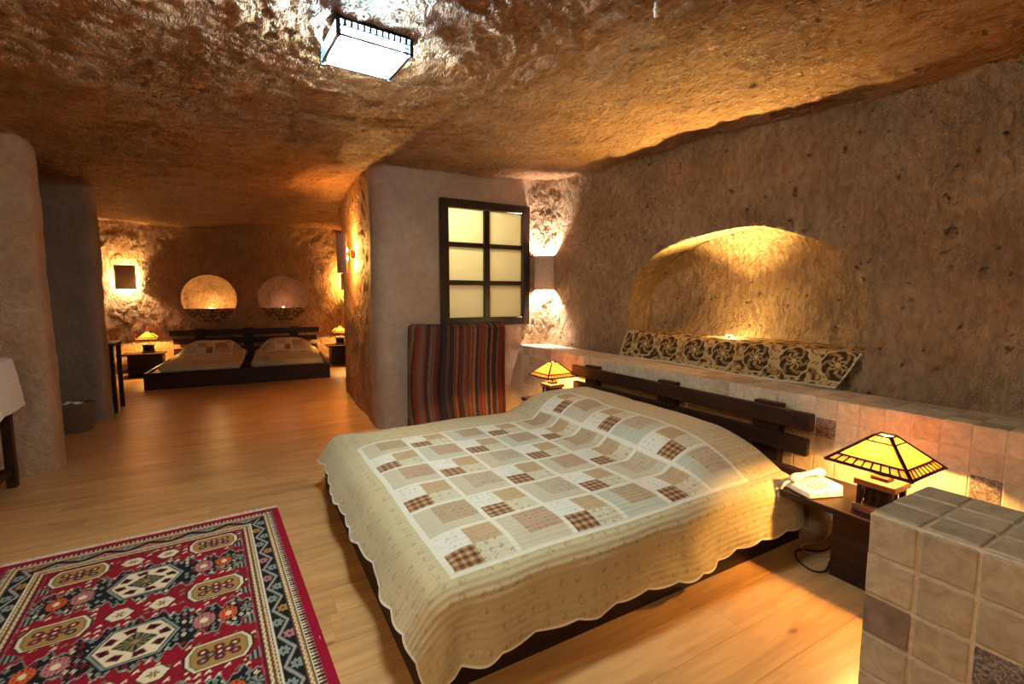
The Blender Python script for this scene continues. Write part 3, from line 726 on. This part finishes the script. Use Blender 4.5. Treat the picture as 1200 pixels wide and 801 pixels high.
# ---- ceiling lamps
def ceiling_lamp(loc, rz, label, glow='tube'):
    cl = thing('ceiling_lamp', label, 'ceiling lamp', loc, rz, 'louvred ceiling lamps')
    hx, hy = .155, .145
    for k in range(3):
        z = .010+k*.017; b = MB()
        for s in (-1, 1):
            b.bar((-hx-.006, s*hy, z), (hx+.006, s*hy, z), .014, .006); b.bar((s*hx, -hy, z), (s*hx, hy, z), .014, .006)
        b.build('louvre', M['lampbox'], cl)
    for s in (-1, 1):
        for i in range(13):
            x = -hx+i*2*hx/12; MB().box(x-.005, x+.005, s*hy-.012, s*hy+.012, .046, .066).build('tooth', M['lampbox'], cl)
        for q in (-1, 1): MB().box(s*hx-.008, s*hx+.008, q*hy-.008, q*hy+.008, .0, .066).build('corner_post', M['lampbox'], cl)
    MB().box(-hx+.022, hx-.022, -hy+.022, hy-.022, .004, .050, .004).build('diffuser', M[glow], cl)
    if glow == 'tube':
        for s in (-1, 1):
            MB().box(-hx+.03, hx-.03, s*(hy-.020)-.003, s*(hy-.020)+.003, .006, .050).build('side_glass', M['sideglass'], cl)
            MB().box(s*(hx-.020)-.003, s*(hx-.020)+.003, -hy+.03, hy-.03, .006, .050).build('side_glass', M['sideglass'], cl)
    MB().box(-hx-.01, hx+.01, -hy-.015, hy+.015, .062, .13).build('ceiling_plate', M['lampbox'], cl)
    return cl
ceiling_lamp((.537, 2.268, 2.445), R_(4), 'square louvred ceiling lamp with cool white glow above the foot of the bed')
ceiling_lamp((-.9, -1.1, 2.43), R_(-4), 'added fill light built as a square louvred ceiling lamp above the open floor opposite the bed', 'tube_fill')  # second lamp, out of view, added to fill the near floor and partition

# light behind the frosted window
cb = thing('closet_lamp', 'lamp glowing behind the frosted window', 'lamp', (1.95, 5.5, 2.45))
MB().sph((0, 0, 0), .05, 14).build('bulb', M['bulb'], cb, True); MB().cyl((0, 0, .12), .012, .16, 8).build('stem', M['dark'], cb)
point('bulb_light', (0, -.09, -.05), (1.0, .93, .66), 20, cb, .06)

# ================================================================ RUG
def rug_colors(u, v, W, Ln):
    red = srg(136, 20, 34); dred = srg(112, 16, 34); black = srg(26, 22, 24); cream = srg(214, 198, 158); gold = srg(164, 122, 62); olive = srg(120, 112, 78)
    grey = srg(128, 138, 122); brown = srg(104, 62, 36); pink = srg(176, 110, 104); orange = srg(196, 84, 38); blue = srg(120, 144, 150); dk = srg(48, 36, 34)
    C = np.broadcast_to(red, u.shape+(3,)).copy()
    def put(m, c): C[m] = c
    iu = np.floor(u/.0055).astype(np.int64); iv = np.floor(v/.0055).astype(np.int64)
    def hs(k, a=iu, b=iv, sd=0): return hash3(a // k, b // k, 0*a, sd)
    us = np.minimum(u, W-u); vs = np.minimum(v, Ln-v); d = np.minimum(us, vs); top = vs < us
    along = np.where(top, u, v)
    # ---- field
    Fd = d > .218
    # small scattered marks
    cu, cv = np.floor(u/.032).astype(np.int64), np.floor(v/.036).astype(np.int64); h = hash3(cu, cv, 0*cu, 3); h2 = hash3(cu, cv, 0*cu, 8)
    lu = u/.032-cu-.5; lv = v/.036-cv-.5
    mk = ((np.abs(lu-lv*.8) < .16) & (np.abs(lv) < .3)) | ((np.abs(lu+lv*.5+.2) < .10) & (np.abs(lv) < .2))
    put(Fd & mk & (h > .58), cream); put(Fd & mk & (h > .86), olive)
    # rows
    per = .49; vr = (v-.31) % per; row = np.minimum(vr, per-vr)            # distance from the oval row
    vm = (v-.555+per/2) % per-per/2                                        # signed distance from the medallion row
    vo = (v-.31+per/2) % per-per/2
    uc = u-W/2; au = np.abs(uc)
    # black leafy ground around medallions, out to the side blobs
    wav = .022*np.sin(u*70)+.012*np.sin(u*160)
    blk = Fd & (np.abs(vm) < np.where(au < .20, .155-.30*np.clip(au-.05, 0, 1), .085)+wav) & (au < .41)
    put(blk, black)
    c2u, c2v = np.floor(u/.026).astype(np.int64), np.floor((v+.013*(c2u_ := np.floor(u/.026)))/.03).astype(np.int64)
    h3 = hash3(c2u, c2v, 0*c2u, 21); l2u = u/.026-c2u-.5; l2v = (v+.013*c2u_)/.03-c2v-.5
    leaf = (np.abs(l2u)+np.abs(l2v)*.8 < .42) & ~((np.abs(l2u-l2v) < .07))
    put(blk & leaf & (h3 > .25), grey); put(blk & leaf & (h3 > .62), red); put(blk & leaf & (h3 > .84), cream)
    put(Fd & (au < .42) & (np.abs(np.abs(vm)-(np.where(au < .20, .155-.30*np.clip(au-.05, 0, 1), .085)+wav)) < .005), grey)
    # side blobs: pink and orange
    for cu_, ru, rv, c in ((.235, .042, .055, pink), (.325, .035, .05, orange)):
        e = ((au-cu_)/ru)**2+(vm/rv)**2
        put(Fd & (e < 1.25), dk); put(Fd & (e < 1), c); put(Fd & (e < 1) & (np.sin(au*420) > .3) & (np.sin(vm*300) > 0), brown if c is pink else black)
        put(Fd & (e < .12), cream)
    e = ((au-.395)/.022)**2+(vm/.03)**2; put(Fd & (e < 1.6), dk); put(Fd & (e < 1.2) & (np.sin(np.arctan2(vm, au-.395)*6) > -.2), grey)
    # central medallion, hexagon longer across
    hx = np.maximum(np.abs(vm)/.118, au/.145+np.abs(vm)/.118*.42-.12*0)
    put(Fd & (hx < 1.10), black); put(Fd & (hx < 1.04), grey); put(Fd & (hx < .96), dk); put(Fd & (hx < .92), cream)
    an = np.arctan2(vm, uc*.85); rr = np.hypot(vm, uc*.82)
    put(Fd & (hx < .86) & (np.abs(rr-.083) < .017) & (np.sin(an*8) > -.15), dred); put(Fd & (hx < .86) & (np.abs(rr-.083) < .008) & (np.sin(an*8) > .3), black)
    dm = au/.07+np.abs(vm)/.062
    put(Fd & (dm < 1.08), dk); put(Fd & (dm < 1), olive); put(Fd & (dm < 1) & (np.sin(an*12) > .2), dk); put(Fd & (dm < .25), gold)
    # ovals
    ou = au-.285; oc = np.maximum(np.abs(ou)/.112+np.clip(np.abs(vo)/.078-.35, 0, 1)*.38, np.abs(vo)/.078)
    put(Fd & (oc < 1.08), dk); put(Fd & (oc < 1.0), cream); put(Fd & (oc < .90), olive); put(Fd & (oc < .82), gold)
    for k, (du, dv) in enumerate([(-.055, -.025), (-.055, .025), (0, -.03), (0, .03), (.055, -.025), (.055, .025), (0, 0), (-.03, 0), (.03, 0)]):
        e = np.hypot((ou-du)/.017, (vo-dv)/.017); put(Fd & (oc < .85) & (e < 1.15), dk); put(Fd & (oc < .85) & (e < .9), [dred, brown, red][k % 3]); put(Fd & (oc < .85) & (e < .4), blue if k % 2 else cream)
    # stars between the ovals
    su = au-.075; sx = np.abs(su)/.050+np.abs(vo)/.040*.55; sx = np.maximum(sx, np.abs(vo)/.040)
    put(Fd & (sx < 1.12), dk); put(Fd & (sx < 1), cream); sa = np.arctan2(vo, su); sr = np.hypot(vo, su)
    put(Fd & (sx < 1) & (sr < .014+.009*np.cos(sa*6)), brown); put(Fd & (sr < .006), gold)
    # triangles along the field edge
    tv = (v-.555+.5*.245) % .245-.5*.245; ta = us-.225
    tri = Fd & (~top) & (ta > 0) & (ta < .055) & (np.abs(tv-.10) < .03*(1-ta/.055)*1.6)
    put(tri, dk); put(tri & (np.sin(ta*400) > .2), grey)
    # edge ticks
    put((d > .218) & (d < .228), dred); put((d > .222) & (d < .226) & (np.sin(along*500) > .2), pink)
    # ---- border
    put(d <= .218, gold)
    g2 = (d > .164) & (d <= .218); x = (d-.164)/.054
    put(g2 & (x < .16), cream); put(g2 & (x >= .16) & (x < .24), dk); put(g2 & (x > .42) & (x < .56), brown); put(g2 & (np.abs(x-.33-.05*np.sin(along*260)) < .05), cream)
    put(g2 & (np.abs(x-.70-.06*np.sin(along*200)) < .07), cream); put(g2 & (x > .86), dk); put(g2 & (x > .9), dred)
    zb = (d > .097) & (d <= .164); put(zb, black); x = (d-.097)/.067; p = (along/.19) % 1; zz = np.abs(p*2-1)
    dz = np.abs(x-(.14+.72*zz)); put(zb & (dz < .19), dk)
    half = np.floor(along/.095+.5).astype(np.int64); lx = (along/.095+.5) % 1-.5; side = (half % 2 == 0); ty = np.where(side, x-.24, x-.76)
    lf = (np.hypot(lx*1.15, ty*.9) < .30+.06*np.sin(np.arctan2(ty, lx)*7)); hh_ = hash3(half, 0*half, 0*half, 31)
    put(zb & lf & (dz > .10), grey); put(zb & lf & (dz > .10) & (hh_ > .72), pink); put(zb & lf & (dz > .10) & (hh_ > .88), gold); put(zb & (np.hypot(lx, ty) < .08), dk)
    put(zb & (dz < .13), black); put(zb & (dz < .10), srg(150, 146, 134))
    tz = zb & top; put(tz & ~lf & (dz > .2), srg(150, 104, 84)); put(tz & (dz < .14), black)
    g1 = (d > .062) & (d <= .097); x = (d-.062)/.035
    put(g1 & (x < .2), cream); put(g1 & (x > .2) & (x < .3), dk); put(g1 & (np.abs(x-.55-.1*np.sin(along*230)) < .1), cream); put(g1 & (x > .8), brown); put(g1 & (x > .92), dk)
    tk = (d > .036) & (d <= .062); put(tk, dk); put(tk & (np.sin(along*2*math.pi/.020) > .1), pink); put(tk & (np.sin(along*2*math.pi/.020) > .1) & (d > .05), cream)
    put(d <= .036, srg(146, 16, 40))
    C *= (0.92+.16*hash3(iu, iv, 0*iu, 5))[..., None]
    return C
RW, RL = 1.29, 2.04
nu, nv = 300, 470
U, V_ = np.meshgrid(np.linspace(0, RW, nu), np.linspace(0, RL, nv), indexing='ij')
rz_ = R_(3.5)
Vt = np.stack([-U, -V_, 0.009+0.0012*vnoise(P3(U*5, V_*5))+.0006*vnoise(P3(U*160, V_*160))], -1).reshape(-1, 3)
rg = thing('area_rug', 'red patterned oriental rug with cream medallions and dark zigzag border', 'rug', (.138, 3.387, 0), rz_)
me = mesh_np('pile', Vt, grid_faces(nu, nv), True); set_col(me, rug_colors(U, V_, RW, RL).reshape(-1, 3))
link('pile', me, M['rug'], rg)
MB().box(-RW, 0, -RL, 0, .0005, .0075).build('backing', M['fringe'], rg)
b = MB()
rr = random.Random(2)
for i in range(520):
    x = -RW*(i+.5)/520; L_ = rr.uniform(.03, .055); dx = rr.uniform(-.008, .008)
    for (y0, sg) in ((0, 1), (-RL, -1)): b.bar((x, y0, .004), (x+dx, y0+sg*L_, .0025), .0032, .002)
o = b.build('fringe', M['fringe'], rg); o['kind'] = 'stuff'

# ================================================================ NICHE CLOTHS AND SPOTS
def brocade(u, v, pu, pv):
    dark = srg(58, 42, 26); tan = srg(176, 146, 94); och = srg(140, 104, 54); cream = srg(182, 156, 108)
    C = np.broadcast_to(tan, u.shape+(3,)).copy()
    n = vnoise(P3(u*30, v*30, 2)); C[n > .15] = och; C[n > .55] = dark
    row = np.floor(v/pv); uu = (u/pu+.5*(row % 2)) % 1-.5; vv = (v/pv) % 1-.5
    e = np.sqrt((uu/.40)**2+(vv/.46)**2)+.10*np.abs(uu/.4)
    an = np.arctan2(vv, uu); rip = .05*np.sin(an*9)
    C[e < 1.08+rip] = cream; C[e < .98+rip] = dark
    fl = (e < .9) & (np.sin(an*6+e*9) > .35); C[fl] = och; C[(e < .55) & (np.sin(an*8-e*12) > .5)] = tan; C[e < .16] = cream
    sc = (e > 1.12) & (np.abs(np.sin(uu*14+np.sin(vv*12)*1.5)) < .25); C[sc] = dark
    return C*(0.9+.2*hash3((u*300).astype(np.int64), (v*300).astype(np.int64), 0*(u*300).astype(np.int64), 4))[..., None]
prof = np.array([(3.63, 1.056), (3.45, 1.058), (3.31, 1.06), (3.245, 1.045), (3.21, 1.00), (3.195, .93), (3.182, .828)])
cl_ = np.concatenate([[0], np.cumsum(np.linalg.norm(np.diff(prof, axis=0), axis=1))])
ny_, nd_ = 420, 130
A, B = np.meshgrid(np.linspace(0, 1, ny_), np.linspace(0, cl_[-1], nd_), indexing='ij')
fb = np.clip((B-cl_[3])/(cl_[-1]-cl_[3]), 0, 1)
ylo = 1.435+.10*fb**1.5; yhi = 3.42+.03*fb
Yc = ylo+(yhi-ylo)*A; Xc = np.interp(B, cl_, prof[:, 0])+.006*np.sin(Yc*13)*fb+.004*fbm(P3(Yc*3, B*3), 1, 2); Zc = np.interp(B, cl_, prof[:, 1])+.006*fbm(P3(Yc*2.5, B*2, 3), 1, 2)*(1-fb)+.006*np.sin(Yc*5)*fb
me = mesh_np('niche_cloth', np.stack([Xc, Yc, Zc], -1).reshape(-1, 3), grid_faces(ny_, nd_), True)
set_col(me, brocade(Yc-1.4, cl_[-1]-B-.02, .27, .23).reshape(-1, 3))
nc = thing('brocade_cloth', 'brown and gold brocade cloth covering the shelf of the arched niche', 'cloth', (0, 0, 0), 0, 'brocade cloths in the niches')
link('cloth', me, M['brocade'], nc)
b = MB()
for i in range(150):
    k = int(i*(ny_-1)/149); b.sph((Xc[k, -1]-.003, Yc[k, -1], Zc[k, -1]-.006), .0075, 6)
for i in range(26):
    k = int(nd_*.45+i*(nd_*.55-1)/25); b.sph((Xc[0, k]-.003, Yc[0, k]-.004, Zc[0, k]-.002), .007, 6); b.sph((Xc[-1, k]-.003, Yc[-1, k]+.004, Zc[-1, k]-.002), .007, 6)
o = b.build('crochet_edging', M['trimw'], nc, True); o['kind'] = 'stuff'
def niche_spot(loc, label, c, p, s=1.0, tilt=(0, 0), cone=150, near=0):
    t = thing('niche_spotlight', label, 'spotlight', loc, 0, 'spotlights in the wall niches')
    MB().cyl((0, 0, .008*s), .042*s, .016*s, 20).build('housing', M['white'], t)
    MB().cyl((0, 0, .018*s), .030*s, .006*s, 20).build('lens', M['puck'], t)
    if near: point('glow_light', (.03, 0, .05), c, near, t, .02)
    if not p: return
    l = bpy.data.lights.new('spot_light', 'SPOT'); l.color = c; l.energy = p; l.shadow_soft_size = .02; l.spot_size = R_(cone); l.spot_blend = 1.0
    o = bpy.data.objects.new('spot_light', l); col.objects.link(o); o.parent = t; o.location = (0, 0, .03*s); o.rotation_euler = (R_(180)+tilt[0], tilt[1], 0)
niche_spot((3.47, 2.49, 1.062), 'small round spotlight on the brocade cloth in the arched niche', (1.0, .70, .24), 240, tilt=(0, R_(-15)), cone=98, s=.7, near=4.0)

for k, (cx_, c_, p_) in enumerate(((NCX[0], (1.0, .60, .20), 5.0), (NCX[1], (1.0, .50, .36), 1.0))):
    ztop = 1.15; nn, mm = 60, 40
    A, B = np.meshgrid(np.linspace(-1, 1, nn), np.linspace(0, 1, mm), indexing='ij')
    f_ = np.clip((B-.45)/.55, 0, 1); zz = ztop-f_*(ztop-(cz-NR+.015)); hw_ = np.sqrt(np.maximum(NR**2-(zz-cz)**2, 0))*.985
    yy = np.where(B < .45, FY+.30-(.33)*(B/.45), FY-.03-.02*np.sin(f_*3.1))
    fy0 = (FY-.10)+(2.7-cx_)/2.7*.10-FY
    me = mesh_np('niche_cloth', np.stack([cx_+A*hw_, yy+fy0-.01, zz], -1).reshape(-1, 3), grid_faces(nn, mm, True), True)
    set_col(me, brocade(A*hw_+1, B*.5+.05, .16, .16).reshape(-1, 3)*.8)
    o = link('brocade_cloth', me, M['brocade'])
    tag(o, ['dark brocade cloth in the bright amber lit round niche', 'dark brocade cloth in the dim pinkish round niche'][k], 'cloth', 'brocade cloths in the niches')
    niche_spot((cx_, FY+fy0+.17, ztop+.002), ['small spotlight in the bright amber round niche', 'small spotlight in the dim pinkish round niche'][k], c_, 0, s=.7, near=p_)

# ================================================================ FAR TWIN BED
fb_ = thing('twin_bed', 'dark low platform bed for two singles in the far room', 'bed', (-.03, 8.60, 0), R_(-3.5))
for y0, y1, nm in ((0, .04, 'foot_board'),): MB().box(-1.29, 1.29, y0, y1, 0, .25, .004).build(nm, M['darkx'], fb_)
for s in (-1, 1):
    x0, x1 = sorted((s*1.29, s*1.25)); MB().box(x0, x1, .04, 1.90, 0, .25, .004).build('side_rail', M['dark'], fb_)
MB().box(-1.25, 1.25, .04, 1.90, .19, .22).build('platform', M['darkx'], fb_)
for z0, z1, e in ((.66, .76, 0), (.50, .60, .05), (.30, .42, .05)): MB().box(-1.27+e, 1.27-e, 1.905, 1.945, z0, z1, .004).build('headboard_plank', M['darkx'], fb_)
for x in (-.8, 0, .8): MB().box(x-.08, x+.08, 1.945, 1.99, 0, .78, .003).build('headboard_post', M['darkx'], fb_)
pat2 = make_pattern(.62, 1.62, .12, .92, 4, 3)
for k, (xr, wd) in enumerate(((-.03, 1.10), (1.20, 1.10))):
    MB().box(xr-wd+.03, xr-.03, .08, 1.86, .22, .33, .04, 2).build('mattress', M['mattress'], fb_, True)
    qm = quilt_mesh('patchwork_quilt', 1.72, wd-.16, .385, .13, .11, .11, [(1.36, (wd-.16)/2, .52, (wd-.16)*.56, .20)], pat2, .014, Rf=.08, Rn=.08, seed=k+3, floor=.236, head_drop=.1, wob=.5)
    o = link('patchwork_quilt', qm, M['quilt'])
    o.matrix_world = Matrix.Translation((-.03, 8.60, 0)) @ Matrix.Rotation(R_(-3.5), 4, 'Z') @ Matrix.Translation((xr-.08, .14, 0)) @ Matrix.Rotation(R_(90), 4, 'Z')
    tag(o, ['beige patchwork quilt on the far single mattress under the bright amber niche', 'beige patchwork quilt on the far single mattress under the dim pinkish niche'][k], 'quilt', 'patchwork quilts')
def far_stand(label, x0, x1, y0, y1, shelf):
    t = nightstand(label, x0, x1, y0, y1, y0+.06, y1-.04, .40)
    if shelf: MB().box(-(x1-x0)/2, (x1-x0)/2-.1, -(y1-y0)/2-.02, (y1-y0)/2, .10, .13, .003).build('low_shelf', M['dark'], t)
    return t
far_stand('dark low nightstand under the far white and orange sconce', -1.82, -1.23, 10.15, 10.56, True)
far_stand('dark nightstand with a keyhole beside the passage corner in the far room', 1.45, 2.05, 9.95, 10.40, False)
table_lamp((-1.46, 10.34, .40), 'small pyramid shaded lamp on the far nightstand under the sconce', power=P_TABLE*1.2)
table_lamp((1.72, 10.18, .40), 'small pyramid shaded lamp on the far nightstand near the passage corner', power=P_TABLE*1.0)
sw = thing('light_switch', 'small white light switch on the far rock wall', 'switch', (1.86, FY-.125, 1.28))
MB().box(-.045, .045, -.01, .03, -.06, .06, .004).build('plate', M['white'], sw); MB().box(-.015, .015, -.018, -.008, -.03, .03, .002).build('rocker', M['white'], sw)

# ================================================================ STRIPED COVER (folded bed against the window wall)
rs = random.Random(11); sx = [0.0]; sc_ = []
pal = [srg(70, 44, 40), srg(104, 46, 36), srg(58, 44, 46), srg(128, 74, 46), srg(110, 92, 80), srg(48, 32, 34), srg(126, 56, 38), srg(86, 70, 66), srg(140, 104, 70), srg(62, 50, 60)]
while sx[-1] < 3.2: sx.append(sx[-1]+rs.choice([.008, .012, .016, .024, .03])); sc_.append(rs.choice(pal))
sx = np.array(sx); sc_ = np.array(sc_)
Wd, Td, Hd = 1.10, .15, 1.105
per = 2*(Wd+Td); na, nb = 360, 110
th = np.linspace(0, 1, na, endpoint=True); B_ = np.linspace(0, 1, nb)
A, B = np.meshgrid(th, B_, indexing='ij')
def rect_loop(t, w_, d_, r):
    """rounded rectangle outline"""
    segs = [w_-2*r, math.pi*r/2, d_-2*r, math.pi*r/2]*2; cu = np.cumsum([0]+segs); q = (t % 1)*cu[-1]; x = np.zeros_like(q); y = np.zeros_like(q)
    cs_ = [(-w_/2+r, -d_/2), (w_/2-r, -d_/2+r), (w_/2, -d_/2+r), (w_/2-r, d_/2-r), (w_/2-r, d_/2), (-w_/2+r, d_/2-r), (-w_/2, d_/2-r), (-w_/2+r, -d_/2+r)]
    dr = [(1, 0), -math.pi/2, (0, 1), 0.0, (-1, 0), math.pi/2, (0, -1), math.pi]
    for k in range(8):
        m = (q >= cu[k]) & (q <= cu[k+1]); s_ = q[m]-cu[k]
        if k % 2 == 0: x[m] = cs_[k][0]+dr[k][0]*s_; y[m] = cs_[k][1]+dr[k][1]*s_
        else: a_ = dr[k]+s_/r; x[m] = cs_[k][0]+r*np.cos(a_); y[m] = cs_[k][1]+r*np.sin(a_)
    return x, y
ex, ey = rect_loop(A, Wd, Td, .05)
zc = Hd*np.clip(1-B/.86, 0, 1)          # hangs from the top edge
topk = np.clip((B-.86)/.14, 0, 1)
B2 = B/.86; zz = np.where(B < .86, .012+(Hd-.05)*B2, Hd-.05+.05*np.sin(topk*math.pi/2))
shr = np.where(B < .86, 1.0, 0); kx = np.where(B < .86, 1, 1-.05/(Wd/2)*(1-np.cos(topk*math.pi/2))*1.0); ky = np.where(B < .86, 1, np.cos(topk*math.pi/2)*.97+.03)
fold = (1-np.clip(zz/Hd, 0, 1))**.7
wv = .020*np.sin(ex*26+1.6*np.sin(ex*9))*fold+.012*fbm(P3(ex*3, zz*1.6, ey), 1, 2)
flare = 1+.05*fold*(ex < 0)*np.clip(-ex*2, 0, 1)
Xs = ex*kx*flare; Ys = ey*ky-np.where(ey < -.02, wv+.02*fold, 0)
sag = .012*np.clip(1-((ex/(Wd/2))**2), 0, 1)
me = mesh_np('cover', np.stack([Xs, Ys, zz-np.where(B >= .86, sag, 0)], -1).reshape(-1, 3), grid_faces(na, nb), True)
cu_ = ex+.016*np.sin(zz*4)+.02*fbm(P3(ex*2, zz*2.5), 1, 2)*fold+1.4+np.where(ey > 0, .9, 0)
set_col(me, .7*sc_[np.clip(np.searchsorted(sx, cu_)-1, 0, len(sc_)-1)].reshape(-1, 3))
fc = thing('folded_bed', 'folded bed under a brown striped woven cover leaning below the window', 'folding bed', (2.03, 4.745, 0))
link('cover', me, M['stripe'], fc)
MB().box(-Wd/2+.06, Wd/2-.06, -.03, .05, .03, Hd-.08, .02, 2).build('frame', M['black'], fc)

# ================================================================ TABLE WITH LINEN, BASKET, SIDE TABLE
tb = thing('side_table', 'dark wooden table under a white cloth by the tan partition', 'table', (-1.91, 4.54, 0))
TH = .94
MB().box(-.42, .42, -.22, .22, TH-.03, TH, .004).build('top', M['dark'], tb)
for sx_ in (-1, 1):
    for sy in (-1, 1): MB().box(sx_*.385-.028, sx_*.385+.028, sy*.19-.028, sy*.19+.028, 0, TH-.03, .004).build('leg', M['dark'], tb)
    MB().box(sx_*.385-.014, sx_*.385+.014, -.165, .165, .10, .14, .002).build('stretcher', M['dark'], tb)
MB().box(-.37, .37, .165, .195, .10, .14, .002).build('stretcher', M['dark'], tb)
def linen(s, t): return np.broadcast_to(srg(222, 212, 190), s.shape+(3,))*(1+.04*vnoise(P3(s*6, t*6)))[..., None]
lm = quilt_mesh('tablecloth', .84, .44, TH+.04, .34, .34, .09, [], linen, .012, Rf=.02, Rn=.02, flare_f=.16, flare_n=.16, ovh=.37, wob=1.0)
o = link('tablecloth', lm, M['brocade']); o.location = (-1.91-.42, 4.54-.22, 0.004); tag(o, 'white linen cloth hanging over the side table', 'tablecloth')

bk = thing('wicker_basket', 'round brown wicker waste basket on the floor by the grey partition', 'basket', (-1.56, 6.42, 0))
b = MB()
for k in range(13):
    z = .012+k*.021; r0 = .125+.035*z/.27; n = 48
    pts = [Vector(((r0+.006*(1 if (i+k) % 2 else -1))*math.cos(2*math.pi*i/n), (r0+.006*(1 if (i+k) % 2 else -1))*math.sin(2*math.pi*i/n), z)) for i in range(n+1)]
    b.tube(pts, .0095, 6)
o = b.build('weave', M['wicker'], bk, True); o['kind'] = 'stuff'
for i in range(24):
    a = 2*math.pi*i/24; MB().tube([(.125*math.cos(a), .125*math.sin(a), .0), (.160*math.cos(a), .160*math.sin(a), .285)], .006, 6).build('stake', M['wicker'], bk, True)
MB().cyl((0, 0, .006), .128, .012, 28).build('bottom', M['wicker'], bk)
MB().tube([(.162*math.cos(a), .162*math.sin(a), .285+.006*math.sin(a*9)) for a in np.linspace(0, 2*math.pi, 49)], .013, 8).build('rim', M['wicker'], bk, True)
pp = MB(); rr = random.Random(4); gv = [[pp.bm.verts.new((-.07+.028*i+rr.uniform(-.008, .008), -.06+.024*j+rr.uniform(-.008, .008), .285+rr.uniform(-.012, .02))) for j in range(6)] for i in range(6)]
for i in range(5):
    for j in range(5): pp.bm.faces.new((gv[i][j], gv[i+1][j], gv[i+1][j+1], gv[i][j+1]))
o = pp.build('crumpled_paper', M['white']); o.location = (-1.56, 6.40, 0.012); tag(o, 'crumpled white paper lying in the wicker basket', 'paper')
t2 = thing('console_table', 'narrow dark wooden table peeking out behind the grey partition', 'table', (-1.70, 7.38, 0))
MB().box(-.36, .36, -.22, .22, .80, .835, .004).build('top', M['dark'], t2)
for sx_ in (-1, 1):
    for sy in (-1, 1): MB().box(sx_*.325-.022, sx_*.325+.022, sy*.19-.022, sy*.19+.022, 0, .80, .003).build('leg', M['dark'], t2)

# ================================================================ TELEPHONE AND CABLES
ph = thing('telephone', 'cream push button telephone with coiled cord on the nightstand', 'telephone', (2.565, 1.305, NZ), R_(-20))
# local: -X towards the sitter, +Y towards the bed; wedge body rises to the wall side
b = MB(); g = b.box(-.10, .10, -.085, .085, 0, .03)
for v in b.bm.verts:
    if v.co.z > .02: v.co.z = .030+.030*(v.co.x+.10)/.20; v.co.x *= .96; v.co.y *= .97
bmesh.ops.bevel(b.bm, geom=b.bm.edges[:], offset=.007, segments=2, affect='EDGES', profile=.5)
b.build('body', M['phone'], ph, True)
def topz(x): return .030+.030*(x+.10)/.20
for i in range(4):
    for j in range(3):
        x = .040-i*.026; y = -.012-j*.026; MB().box(x-.008, x+.008, y-.009, y+.009, topz(x)-.004, topz(x)+.005, .002).build('key', M['key'], ph)
hs_ = []
for k in range(15):
    s = -1+2*k/14; hs_.append((.004+s*.098, .052, topz(.004+s*.098)+.030-.016*abs(s)**3))
MB().tube(hs_, [.018, .023, .024, .021, .016, .014, .0135, .0135, .0135, .014, .016, .021, .024, .023, .018], 12).build('handset', M['phone'], ph, True)
for s in (-1, 1): MB().box(.004+s*.075-.016, .004+s*.075+.016, .036, .068, topz(s*.075)-.004, topz(s*.075)+.014, .004).build('cradle', M['phone'], ph)
coil = []
base_pts = [Vector(p) for p in [(-.098, .052, .045), (-.125, .055, .03), (-.15, .06, -.02), (-.158, .065, -.10), (-.150, .075, -.150), (-.135, .09, -.160), (-.128, .10, -.12), (-.122, .098, -.05), (-.105, .09, -.005), (-.09, .082, .012)]]
def spline(pts, n):
    out = []; m = len(pts)
    for i in range(m-1):
        p0, p1, p2, p3 = pts[max(i-1, 0)], pts[i], pts[i+1], pts[min(i+2, m-1)]
        for k in range(n):
            t = k/n; out.append(.5*((2*p1)+(p2-p0)*t+(2*p0-5*p1+4*p2-p3)*t*t+(3*p1-p0-3*p2+p3)*t**3))
    return out+[pts[-1]]
cp = spline(base_pts, 34)
for i, p in enumerate(cp): a = i*1.25; coil.append(p+Vector((math.cos(a), math.sin(a), .3*math.sin(a)))*.0055)
MB().tube(coil, .0026, 5).build('coiled_cord', M['phone'], ph, True)
def cable(name, pts, r, mat, label):
    o = MB().tube(spline([Vector(p) for p in pts], 10), r, 6).build(name, mat, None, True); tag(o, label, 'cable'); return o
cable('power_cable', [(2.84, 1.28, .30), (2.80, 1.27, .12), (2.72, 1.30, .012), (2.60, 1.38, .006), (2.50, 1.33, .006), (2.46, 1.24, .006), (2.50, 1.20, .006), (2.56, 1.21, .006), (2.66, 1.24, .006), (2.78, 1.22, .02), (2.83, 1.20, .10)], .0045, M['black'], 'black power cable looped on the floor beside the nightstand')
cable('phone_cable', [(2.85, 1.33, .25), (2.83, 1.33, .10), (2.79, 1.36, .012), (2.68, 1.40, .005), (2.62, 1.36, .005), (2.66, 1.28, .005), (2.80, 1.26, .006)], .003, M['phone'], 'thin cream telephone cable lying under the nightstand')
sk = thing('wall_socket', 'small cream wall socket on the tiles behind the telephone', 'socket', (LX-.001, 1.16, .47), 0, 'wall sockets on the tiles')
MB().box(-.014, 0, -.04, .04, -.04, .04, .003).build('plate', M['phone'], sk); MB().cyl((-.016, 0, 0), .02, .01, 16, axis='x').build('face', M['key'], sk)
sk2 = thing('wall_socket', 'small cream wall socket on the tiles behind the lamp by the window corner', 'socket', (LX-.001, 3.72, .45), 0, 'wall sockets on the tiles')
MB().box(-.014, 0, -.04, .04, -.04, .04, .003).build('plate', M['phone'], sk2); MB().cyl((-.016, 0, 0), .02, .01, 16, axis='x').build('face', M['key'], sk2)
nd = thing('ceiling_hook', 'tiny white hook plate on the rock ceiling', 'hook', (1.45, 1.42, 2.50))
MB().cyl((0, 0, 0), .009, .05, 12).build('stud', M['white'], nd, True); MB().cyl((0, 0, .0), .014, .006, 12).build('collar', M['white'], nd)
